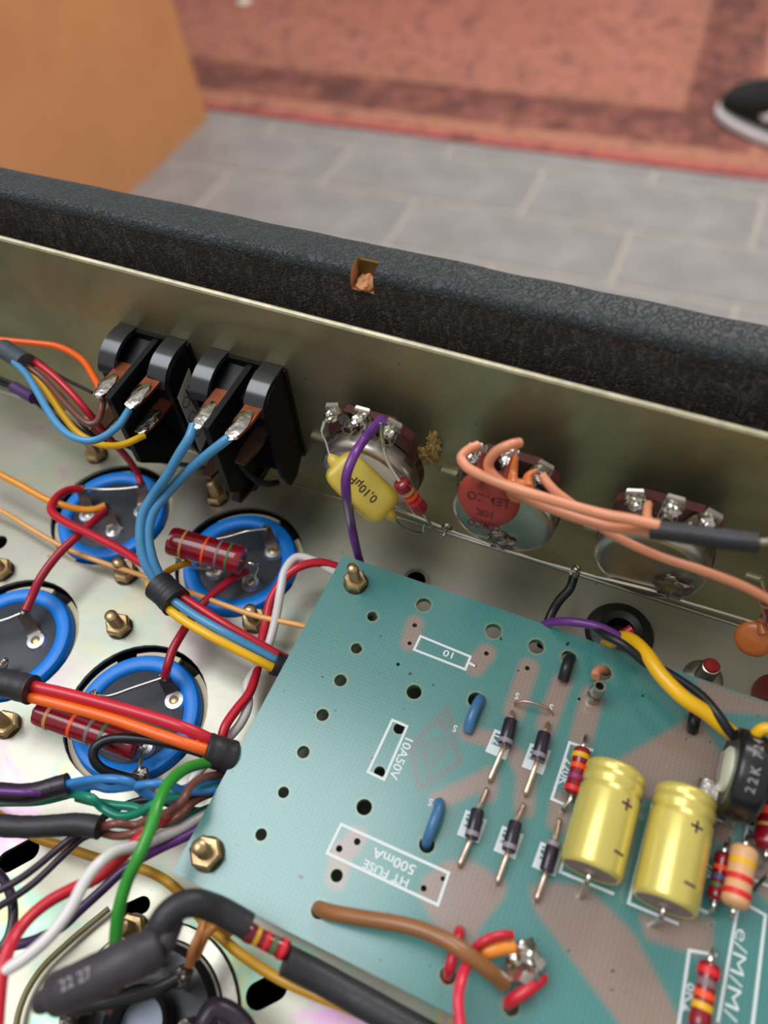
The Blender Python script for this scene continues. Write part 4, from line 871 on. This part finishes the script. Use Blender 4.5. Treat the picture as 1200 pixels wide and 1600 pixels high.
at = nt.nodes.new('ShaderNodeAttribute'); at.attribute_name = 'board_paint'; sp = nt.nodes.new('ShaderNodeSeparateColor'); nt.links.new(at.outputs['Color'], sp.inputs[0])
base = mixc(nt, nz(nt, v, 18, 4), (56, 128, 118), (78, 144, 142))
base = mixc(nt, sp.outputs[0], base, (160, 130, 116))
base = mixc(nt, sp.outputs[1], base, (124, 98, 92))
base = mixc(nt, sp.outputs[2], base, (140, 156, 110))
wx = nt.nodes.new('ShaderNodeTexWave'); wx.inputs['Scale'].default_value = 330; wx.bands_direction = 'X'; nt.links.new(v, wx.inputs['Vector']); wx.inputs['Distortion'].default_value = 0.6; wx.inputs['Detail Scale'].default_value = 0.3
wy_ = nt.nodes.new('ShaderNodeTexWave'); wy_.inputs['Scale'].default_value = 380; wy_.bands_direction = 'Y'; nt.links.new(v, wy_.inputs['Vector']); wy_.inputs['Distortion'].default_value = 0.6; wy_.inputs['Detail Scale'].default_value = 0.3
wf = math_(nt, 'MULTIPLY', math_(nt, 'ADD', wx.outputs['Fac'], wy_.outputs['Fac']), 0.5)
weave = ramp(nt, [(0.1, (236, 238, 238)), (0.9, (255, 255, 255))], wf)
spk = ramp(nt, [(0.0, (70, 60, 40)), (0.22, (70, 60, 40)), (0.25, (255, 255, 255))], nz(nt, v, 500, 1))
nt.links.new(mixc(nt, 1.0, mixc(nt, 1.0, base, weave, 'MULTIPLY'), spk, 'MULTIPLY'), bs_.inputs['Base Color'])
bs_.inputs['Roughness'].default_value = 0.34; bs_.inputs['Coat Weight'].default_value = 1.0; bs_.inputs['Coat Roughness'].default_value = 0.22; bs_.inputs['Coat IOR'].default_value = 1.75; bs_.inputs['Specular IOR Level'].default_value = 0.25
bumpn(nt, bs_, wf, 0.10, 0.0002)
pcb = thing('circuit_board', 'green fibreglass circuit board with white printed legends', 'circuit board', (0, 40, ZB))
o = b.build('board', m, pcb, flat=True)
at_ = o.data.attributes.new('board_paint', 'FLOAT_COLOR', 'POINT'); n2 = len(V)
arr = np.zeros((2 * n2, 4), np.float32); arr[:n2, 0] = tr; arr[:n2, 1] = lg; arr[:n2, 2] = halo * 0.8; arr[:, 3] = 1; at_.data.foreach_set('color', arr.ravel())
# white printing
SILK = 0.03
def outline(pts, name='printed_outline', closed=True, wd=0.55):
    W = [PB(u, v, SILK) for u, v in pts]; b = MB(); n = len(W)
    for i in range(n if closed else n - 1):
        a, c_ = W[i], W[(i + 1) % n]; d = N(c_ - a); s_ = np.array([-d[1], d[0], 0]) * wd / 2; a = a - d * wd / 2 * 0.98; c_ = c_ + d * wd / 2 * 0.98
        b.prism([a - s_, c_ - s_, c_ + s_, a + s_], (0, 0, 0.02 + 0.004 * (i % 2)))
    return b.build(name, M_WHITE, pcb, flat=True)
def patch(pts, name='printed_patch', m=M_WHITE):
    W = [PB(u, v, SILK) for u, v in pts]; b = MB(); b.prism(W, (0, 0, 0.02)); return b.build(name, m, pcb, flat=True)
outline([(657, 994), (735, 1026), (727, 1046), (647, 1015)]); outline([(733, 1036), (741, 1040)], closed=False, name='printed_tick')
outline([(613, 1125), (636, 1135), (600, 1218), (575, 1206)]); outline([(533, 1288), (701, 1364), (684, 1414), (511, 1333)])
outline([(925, 1172), (890, 1160), (862, 1248), (884, 1258)], closed=False); outline([(884, 1258), (878, 1268)], closed=False)
outline([(921, 1206), (875, 1362), (957, 1396)], closed=False); outline([(1022, 1246), (982, 1411), (1058, 1443)], closed=False)
outline([(1118, 1492), (1077, 1485), (1058, 1620)], closed=False); outline([(1152, 1422), (1121, 1600)], closed=False); outline([(1120, 1600), (1117, 1640)], closed=False)
outline([(1168, 1414), (1196, 1430), (1176, 1600), (1172, 1650)], closed=False); outline([(1108, 1280), (1088, 1418), (1104, 1425)], closed=False)
outline([(1108, 1276), (1146, 1290)], closed=False); outline([(1172, 1262), (1163, 1322)], closed=False); outline([(1166, 1370), (1200, 1384)], closed=False)
for k, (q1, q2, q3, q4) in enumerate((((773, 1139), (758, 1174), (790, 1188), (803, 1152)), ((829, 1161), (815, 1198), (848, 1211), (861, 1173)), ((728, 1265), (714, 1304), (748, 1318), (761, 1281)), ((785, 1290), (771, 1329), (805, 1343), (818, 1304)), ((845, 1315), (831, 1354), (867, 1370), (879, 1330)))):
    patch([q1, q2, q3, q4]); 
    mid = lambda a, b2, t_: (a[0] + (b2[0] - a[0]) * t_, a[1] + (b2[1] - a[1]) * t_)
    i1 = mid(q1, q2, 0.12); i2 = mid(q1, q2, 0.6); i3 = mid(q4, q3, 0.6); i4 = mid(q4, q3, 0.12)
    i1 = mid(i1, i4, .12); i2 = mid(i2, i3, .12)
    W = [PB(u, v, SILK + 0.025) for u, v in (i1, i2, mid(i2, i3, .86), mid(i1, i4, .86))]; b = MB(); b.prism(W, (0, 0, 0.02)); b.build('printed_window', mat('board_green_window', (72, 120, 110), 0.4), pcb, flat=True)
    cxx = (i1[0] + i2[0] + i3[0] + i4[0]) / 4; cyy = (i1[1] + i2[1] + i3[1] + i4[1]) / 4
    text('12', PB(mid(i1, i2, .5)[0] + 6, mid(i1, i2, .5)[1] + 2, SILK + .05), 2.4, (0, -1, 0), (0, 0, 1), M_WHITE, pcb)
UP = (0, 0, 1)
def silk(s_, u, v, size, xd, xs=1.0): text(s_, PB(u, v, SILK), size, xd, UP, M_WHITE, pcb, xs=xs)
silk('10', 702, 1022, 2.2, (-1, 0, 0), 1.3); silk('10A50V', 627, 1183, 2.6, (0, -1, 0), 1.1)
silk('500mA', 616, 1345, 2.6, (-1, 0, 0), 1.15); silk('HT FUSE', 603, 1364, 2.2, (-1, 0, 0), 1.15)
for u, v in ((711, 1138), (673, 1253), (808, 1087), (861, 1105)): silk('S', u, v, 2.1, (-1, 0, 0), 0.9)
silk('220K', 884, 1206, 2.3, (0, -1, 0), 1.15); silk('22K', 1108, 1362, 1.9, (0, -1, 0)); silk('8K2', 1079, 1560, 2.8, (0, -1, 0)); silk('M/', 1178, 1290, 2.4, (0, -1, 0))
text('e/M/M/', PB(1150, 1520, SILK), 3.3, (0, -1, 0), UP, M_WHITE, pcb, xs=1.55, bold=-0.006)

# diodes
M_DIODE = mat('diode_epoxy', (38, 30, 44), 0.3, coat=0.3); M_CATH = mat('cathode_grey', (150, 136, 150), 0.4)
DI = [((799, 1124), (788, 1166), (800, 1113), (765, 1218), 1, 'first diode beside the bare jumper, upper left of the five'), ((851, 1145), (840, 1188), (856, 1131), (821, 1240), 1, 'diode at the right end of the bare jumper'),
      ((747, 1265), (736, 1311), (760, 1234), (718, 1351), 1, 'diode next to the lower blue link'), ((806, 1284), (794, 1331), (817, 1258), (777, 1378), 1, 'diode in the middle of the lower row'),
      ((866, 1315), (853, 1362), (873, 1282), (838, 1405), 0, 'diode beside the first yellow capacitor, band at its far end')]
for a, c_, l0, l1, low, lab in DI:
    A, B = PB(*a, 2.2), PB(*c_, 2.2); ax = N(B - A); L = np.linalg.norm(B - A); r_ = px(21.5, A) / 2
    t = thing('rectifier_diode', 'black ' + lab if False else lab, 'diode', A * [1, 1, 0] + [0, 0, ZB], None)
    b = MB(); b.lathe([(r_ * .5, 0), (r_ * .9, 0.05), (r_, 0.3), (r_, L - .3), (r_ * .9, L - .05), (r_ * .5, L)], A, ax, 26); b.build('body', M_DIODE, t)
    bt = L * (0.83 if low else 0.1); b = MB(); b.lathe([(r_ * .9, bt - .5), (r_ + .03, bt - .45), (r_ + .03, bt + .45), (r_ * .9, bt + .5)], A, ax, 26); b.build('cathode_band', M_CATH, t)
    for e0, hp, d_ in ((A, l0, -1), (B, l1, 1)):
        h = PB(*hp, 1.2); b = MB(); b.tube([e0, e0 * 0.75 + h * 0.25 + [0, 0, 0.5], e0 * .2 + h * .8 + [0, 0, 0.25], h, PB(*hp, -1)], 0.52, 9, n=5); b.build('lead', M_LEAD, t)
# jumpers and links
def link(label, m, pts, wd, name, seg=12):
    W = [PB(*q) for q in pts]; b = MB(); b.tube(W, px(wd, W[len(W) // 2]) / 2, seg); return tag(b.build(name, m, None, W[0]), label, 'wire link')
link('bare wire jumper arched between two small S marks', M_LEAD, [(806, 1101, -1), (805, 1098, 1.2), (822, 1096, 2.6), (845, 1102, 2.6), (861, 1112, 1.2), (863, 1121, -1)], 4.5, 'wire_jumper')
link('blue insulated link nearest the centre of the board', LINKBLUE, [(752, 1094, -3), (750, 1094, 1), (743, 1106, 2.2), (736, 1124, 2.0), (731, 1142, 0.6)], 17, 'insulated_link')
link('blue insulated link above the fuse legend', LINKBLUE, [(683, 1257, -1), (687, 1255, 1.5), (684, 1268, 2.8), (676, 1290, 2.8), (668, 1312, 1.2), (666, 1322, -2)], 17, 'insulated_link')
link('short black insulated link right of the jumper', M_BLKWIRE, [(893, 1028, -2), (890, 1030, 1.5), (885, 1044, 2.4), (880, 1062, 0.8)], 18, 'insulated_link')
link('short black link under the thick yellow wire', M_BLKWIRE, [(1087, 1108, -2), (1087, 1114, 2), (1084, 1128, 2.5), (1082, 1140, 0.6)], 19, 'insulated_link')
# hollow terminal pin
c = PB(926, 1092); t = thing('terminal_pin', 'hollow silver terminal pin near the far edge of the board', 'terminal', c)
ax = N([0.05, 0.05, 1]); b = MB(); b.ring([(1.45, 0), (1.45, 1.8), (1.15, 2.2), (1.3, 3.4), (1.6, 4.0), (1.45, 5.2), (1.3, 6.6), (0.85, 6.6), (0.85, 0)], c, ax, 24); b.build('barrel', M_STEEL, t)
b = MB(); b.ring([(1.3, 3.3), (1.5, 3.6), (1.3, 3.9), (1.2, 3.6)], c, ax, 24); b.build('solder_ring', M_BRASS, t)
b = MB(); b.lathe([(.84, 5.8), (0, 5.8)], c, ax, 16); b.build('bore', M_DARKINSIDE, t)
link('orange wire end in the hole behind the terminal pin', PEACH, [(948, 1050, -3), (940, 1046, 0.5), (932, 1050, 2.0), (930, 1058, 2.5)], 14, 'wire')
# board resistors
def bres(label, a, c_, wd, h, bands, ends, **k):
    A, B = PB(*a, h), PB(*c_, h)
    ls = []
    for e0, e1, hp in ((A, B, ends[0]), (B, A, ends[1])):
        d = N(e0 - e1); ls.append([e0 - d * .3, e0 + d * 1.0, PB(*hp, h * .5), PB(*hp, -1)])
    return resistor(label, A, B, px(wd, A) / 2, bands, ls, lead_r=0.45, **k)
bres('dark red 220K resistor beside the first yellow capacitor', (911, 1168), (893, 1243), 27, 3.0, [(0.2, 'yellow'), (0.42, 'orange'), (0.64, 'violet'), (0.88, 'red')], ((915, 1150), (879, 1264)))
bres('small dark red resistor behind the pale peach one', (1132, 1332), (1117, 1408), 27, 3.0, [(0.35, 'orange'), (0.55, 'blue'), (0.72, 'green')], ((1138, 1312), (1112, 1424)))
bres('pale peach resistor with yellow and red bands', (1165, 1322), (1147, 1418), 41, 7.0, [(0.3, 'yellow'), (0.56, 'red'), (0.8, 'red')], ((1170, 1305), (1142, 1430)), m=mat('peach_resistor', (226, 170, 120), 0.4, var=0.06), bone=0.05)
bres('dark red resistor at the bottom edge near the script lettering', (1110, 1502), (1090, 1612), 34, 3.2, [(0.16, 'red'), (0.33, 'grey'), (0.5, 'orange'), (0.66, 'yellow')], ((1114, 1484), (1080, 1640)))
bres('dark red resistor cut off by the right picture edge', (1212, 1205), (1198, 1330), 40, 4.0, [(0.3, 'violet'), (0.55, 'orange'), (0.75, 'gold')], ((1216, 1180), (1192, 1352)))
link('dark lead ending beside the pale peach resistor', M_OLDSOLDER, [(1210, 1360, 5), (1195, 1372, 4), (1180, 1388, 1), (1178, 1392, -1)], 6, 'component_lead')
link('blurred red wire by the right picture edge', RED, [(1230, 1140, 4), (1205, 1175, 9), (1203, 1200, 8)], 16, 'wire')
# electrolytics
EC1 = P(963, 1202, 19.8); EC2 = P(1073, 1240, 19.8)
M_YCAN = mat('yellow_film_can', (226, 208, 108), 0.3, 0.3, coat=0.5, var=0.04, vs=60)
M_GREYEND = mat('grey_end_seal', (150, 132, 126), 0.55)
for k, (x, ya, yb, z_, lab, plus, minus, lead) in enumerate(((EC1[0], EC1[1], EC1[1] - 19.8, 19.8, 'yellow axial electrolytic capacitor nearest the diodes', (980, 1257), (967, 1333), (906, 1400)), (EC2[0], EC2[1], EC2[1] - 20.6, 19.8, 'yellow axial electrolytic capacitor beside the peach resistor', (1089, 1292), (1078, 1382), (1018, 1444)))):
    A = np.array([x, ya, z_]); r_ = 5.65; L = ya - yb; t = thing('electrolytic_capacitor', lab, 'capacitor', (x, (ya + yb) / 2, ZB))
    b = MB(); b.lathe([(r_ * .72, .3), (r_ * .9, 0), (r_ * .97, .3), (r_, 0.9), (r_, 1.3), (r_ * .95, 1.8), (r_ * .95, 2.0), (r_, 2.5), (r_, 3.6), (r_ * .93, 4.2), (r_ * .93, 4.5), (r_, 5.2), (r_, 6), (r_, L - 1.0), (r_ * .97, L - .3), (r_ * .9, L), (r_ * .84, L - .2)], A, (0, -1, 0), 48); b.build('can', M_YCAN, t, ang=50)
    b = MB(); b.lathe([(r_ * .86, L - .6), (r_ * .84, L - 0.1), (1.2, L - 0.1), (1.0, L + .3), (0, L + .3)], A, (0, -1, 0), 40); b.build('end_seal', M_GREYEND, t)
    h = PB(*lead, 0); b = MB(); b.tube([(x, yb + .5, z_), (x, yb - 1.2, z_), (x, yb - 2.2, z_ - 1.5), (h[0], h[1], ZB + 1.5), (h[0], h[1], ZB - 1)], 0.5, 9); b.build('lead', M_TINNED, t)
    b = MB(); b.tube([(x, ya - .5, z_), (x, ya + 1.2, z_), (x, ya + 2, z_ - 2), (x, ya + 2, ZB - 1)], 0.5, 9); b.build('lead', M_TINNED, t)
    IV = mat('violet_ink', (84, 50, 70), 0.6)
    for (u, v), crs in ((plus, True), (minus, False)):
        # find the point on the can seen at that pixel
        d = ray(u, v); cz = CAMP[2] - z_; a_ = d[0] ** 2 + d[2] ** 2; b_ = 2 * ((CAMP[0] - x) * d[0] + cz * d[2]); c2 = (CAMP[0] - x) ** 2 + cz ** 2 - r_ ** 2
        s_ = (-b_ - math.sqrt(max(0, b_ * b_ - 4 * a_ * c2))) / (2 * a_); q = CAMP + d * s_; n = N([q[0] - x, 0, q[2] - z_]); tg = np.cross((0, 1, 0), n)
        b = MB(); b.box(q, tg * 1.1, (0, .22, 0), n * .06)
        if crs: b.box(q, tg * .22, (0, 1.1, 0), n * .06)
        b.build('polarity_mark', IV, t, flat=True)
# trimmer
x0 = P(1134, 1202, ZB + 9)[0]; yc = P(1134, 1202, ZB + 9)[1]; x1 = x0 + 6.4; zc = ZB + 9; r_ = 8.4
t = thing('preset_trimmer', 'black round trimmer marked 22K 724 standing on edge', 'trimmer', ((x0 + x1) / 2, yc, ZB)); A = np.array([x0, yc, zc])
b = MB(); b.lathe([(r_ * .7, 0.2), (r_ * .9, 0), (r_ * .98, .5), (r_, 1.0), (r_, 4.4), (r_ * .97, 5.4), (r_ * .85, 6.2), (0, 6.4)], A, (1, 0, 0), 48); b.build('housing', mat('black_bakelite', (24, 23, 26), 0.32, coat=0.3, bump=0.2), t)
b = MB(); b.lathe([(0, -0.9), (r_ * .42, -0.8), (r_ * .52, -0.3), (r_ * .54, 0.6)], A, (1, 0, 0), 36); b.build('wiper_disc', mat('cream_plastic', (214, 214, 186), 0.4), t)
b = MB(); b.box(A + [-1.25, 0, 0], (0.1, 0, 0), (0, r_ * .35, 0), (0, 0, .5)); b.build('screwdriver_slot', M_GREYEND, t)
b = MB(); b.ribbon([A + [-0.4, -4.5, -1], A + [-3.2, -4.5, -1.5], A + [-3.8, -4.5, -4], A + [-3.8, -4.5, -8.6]], (0, 1, 0), 3.6, .5); b.build('leg', M_SOLDER, t)
b = MB(); b.ribbon([A + [4, -6, -5], A + [4, -7, -8], A + [4, -7, -8.6]], (1, 0, 0), 2, .5); b.build('leg', M_SOLDER, t)
for s_, ph in (('2', .62), ('2', .42), ('K', .20), ('7', -.14), ('2', -.34), ('4', -.54)):
    n = np.array([0, -math.sin(ph), math.cos(ph)]); text(s_, A + [3.0, 0, 0] + n * (r_ + .02), 2.3, (0, math.cos(ph), math.sin(ph)), n, M_GREYINK, t, name='marking')
# turret with solder, brown and red wires at the bottom of the board
c = PB(822, 1512); t = thing('solder_turret', 'lumpy solder covered terminal at the bottom of the board', 'terminal', c)
b = MB(); b.lathe([(2.2, 0), (2.0, 1.4), (1.3, 2), (1.3, 4.5), (0, 4.6)], c, (0, 0, 1), 20); b.build('post', M_STEEL, t)
b = MB(); b.blob(PB(820, 1503, 4), (3.0, 3.2, 2.8), amp=0.5, sc=.7); b.blob(PB(815, 1482, 5.5), (1.3, 1.5, 1.2), amp=.4); b.build('solder_mass', M_SOLDER, t)
def bl(label, m, pts, wd, name='wire', **k):
    W = [PB(*q) for q in pts]; b = MB(); b.tube(W, px(wd, W[len(W) // 2]) / 2, 14, **k); return tag(b.build(name, m, None, W[0]), label, 'wire')
bl('tan brown wire from its board hole to the soldered terminal', TBROWN, [(496, 1418, -5), (500, 1420, 0.5), (520, 1426, 3), (564, 1434, 5), (620, 1443, 7), (662, 1454, 8), (700, 1471, 9), (732, 1492, 9), (764, 1517, 7), (788, 1536, 4)], 25)
bl('white tip of the tan brown wire', pvc('white_tip', (236, 216, 206)), [(786, 1535, 4), (792, 1538, 4)], 11, 'wire_tip')
bl('short red wire looped under the tan brown one', RED, [(718, 1455, 1.0), (716, 1462, 3), (709, 1490, 4), (702, 1515, 3), (698, 1532, -3)], 18)
bl('red wire leaving the soldered area towards the bottom edge', pvc('rose_red', (222, 44, 70)), [(729, 1508, 8), (721, 1530, 10), (716, 1562, 11), (719, 1600, 11), (722, 1660, 11)], 18)
bl('red wire arched over the orange one at the soldered terminal', RED, [(738, 1490, 6), (745, 1479, 7.5), (762, 1467, 8.5), (784, 1461, 8), (800, 1461, 7)], 14)
bl('flattened orange wire end at the soldered terminal', pvc('bright_orange', (250, 152, 52)), [(744, 1498, 5), (758, 1488, 6), (780, 1481, 6.5), (804, 1480, 6)], 22, rad=lambda q: 0.75 + 0.35 * math.sin(q * 3.1))
bl('red wire from the soldered terminal into the lower hole', RED, [(848, 1526, 3), (838, 1536, 4), (818, 1551, 4), (798, 1564, 2.5), (790, 1572, -3)], 20)

# ================================================================ VALVE SOCKET AND SLEEVED PART
c = P(234, 1602); c[2] = 0; t = thing('valve_socket', 'black valve socket in a bright metal ring at the bottom left', 'socket', c)
b = MB(); b.ring([(13.5, 0), (17.4, 0), (17.6, .6), (17.2, 1.0), (14.6, 1.3), (14.2, 2.0), (13.5, 2.2)], c, UP, 56); b.build('metal_flange', M_STEEL, t)
b = MB(); b.ring([(5.2, -8), (13.6, -8), (13.8, 2.5), (12.5, 4.2), (7.5, 4.4), (5.2, 4.0)], c, UP, 48); b.build('socket_body', mat('black_phenolic', (34, 32, 40), 0.4, coat=.3, bump=.5, bs=300), t)
b = MB(); b.ring([(4.6, -8), (6.0, -8), (6.4, 7.6), (5.8, 8.4), (4.8, 7.8)], c, UP, 36); b.build('centre_spigot', M_BLKPLASTIC, t)
b = MB(); b.lathe([(4.6, -4), (4.6, 3), (0, 3)], c, UP, 24); b.build('spigot_core', mat('blue_grey_pin', (150, 160, 176), .4, .5), t)
for k in range(8):
    a = k * pi / 4 + 0.35; d = np.array([math.cos(a), math.sin(a), 0]); s_ = np.array([-math.sin(a), math.cos(a), 0])
    b = MB(); b.ribbon([c + d * 9.5 + [0, 0, 3], c + d * 9.8 + [0, 0, 8], c + d * 11 + [0, 0, 12]], s_, 3.2, .5); b.build('lug', M_STEEL, t)
    b = MB(); b.blob(c + d * 11 + [0, 0, 11.5], (1.8, 1.8, 2.2), amp=.5); b.build('solder', M_OLDSOLDER, t)
# thick sleeve
W = [P(82, 1556, 30), P(120, 1540, 32), P(165, 1518, 33), P(210, 1497, 33), P(246, 1482, 31)]
t = thing('sleeved_capacitor', 'thick grey-black heat shrink sleeve with faint print at the bottom left', 'sleeved part', W[2])
r0 = px(66, W[2]) / 2
b = MB(); b.tube(W, r0, 30, n=9, wob=.03, rad=lambda q: (min(1, 0.72 + q * 5) if q < .06 else 1) * (1 if q < .93 else 1 - (q - .93) * 3)); b.build('sleeve_body', mat('thick_heat_shrink', (62, 56, 62), .5, bump=.3, bs=300, var=.1), t)
b = MB(); b.tube([W[0], P(68, 1562, 29), P(66, 1570, 28)], r0 * .5, 14); b.build('crimped_end', MC['thick_heat_shrink'], t)
b = MB(); b.tube([W[-1], P(256, 1470, 30), P(268, 1440, 27)], r0 * .62, 16); b.build('pinched_end', MC['thick_heat_shrink'], t)
axd = N(W[3] - W[1]); nn = to_cam(W[1]); nn = N(nn - axd * np.dot(nn, axd)); cr = np.cross(nn, axd)
text('22 27', P(133, 1524, 33) + nn * (r0 * 1.0) * 0 + (nn * 1.01 + cr * 0.0) * r0 * 0.98, 2.3, axd, nn, M_GREYINK, t, th=.03)
text('GNR', P(139, 1536, 32) + (nn * .97) * r0, 2.3, axd, nn, M_GREYINK, t, th=.03)
wire('black tubing arching from the thick sleeve to the banded resistor', M_SLEEVE, [(242, 1490, 28), (246, 1462, 30), (258, 1434, 31), (280, 1416, 31), (306, 1411, 30), (340, 1421, 27), (370, 1437, 25), (388, 1448, 24)], 38, name='tubing', cat='tube', seg=20)
A, B = P(380, 1452, 21), P(452, 1488, 18)
resistor('dark red banded resistor between two lengths of black tubing', A, B, px(31, A) / 2, [(0.3, 'yellow'), (0.5, 'red'), (0.66, 'green'), (0.84, 'red')], [[A, P(370, 1446, 22)], [B, P(462, 1492, 17)]], bw=.05)
wire('black tubing running from the banded resistor to the bottom edge', M_SLEEVE, [(446, 1500, 18), (490, 1522, 16), (540, 1550, 15), (590, 1578, 15), (640, 1606, 15), (720, 1650, 15)], 42, name='tubing', cat='tube', seg=20)
wire('left orange-brown wire at the valve socket', ORBROWN, [(297, 1508, 14), (301, 1484, 16), (312, 1460, 16), (318, 1440, 15)], 13)
wire('right orange-brown wire at the valve socket', ORBROWN, [(306, 1496, 13), (316, 1472, 15), (328, 1454, 16), (342, 1446, 14), (360, 1458, 11)], 13)
wire('thick dark purple wire beside the valve socket', DVIOLET, [(300, 1640, 12), (318, 1600, 14), (335, 1576, 14), (362, 1585, 13), (385, 1610, 12), (400, 1650, 12)], 30)
wire('black wire between the socket and the thick sleeve', M_BLKWIRE, [(110, 1580, 16), (150, 1570, 18), (190, 1562, 18), (240, 1548, 17), (275, 1530, 15)], 18)
b = MB(); b.ribbon([P(150, 1560, 14), P(172, 1550, 16), P(182, 1566, 8)], (0, 1, 0), 5, .7); tag(b.build('solder_tag', M_COPPER, None, P(165, 1560, 10)), 'coppery solder tag below the thick sleeve', 'tag')
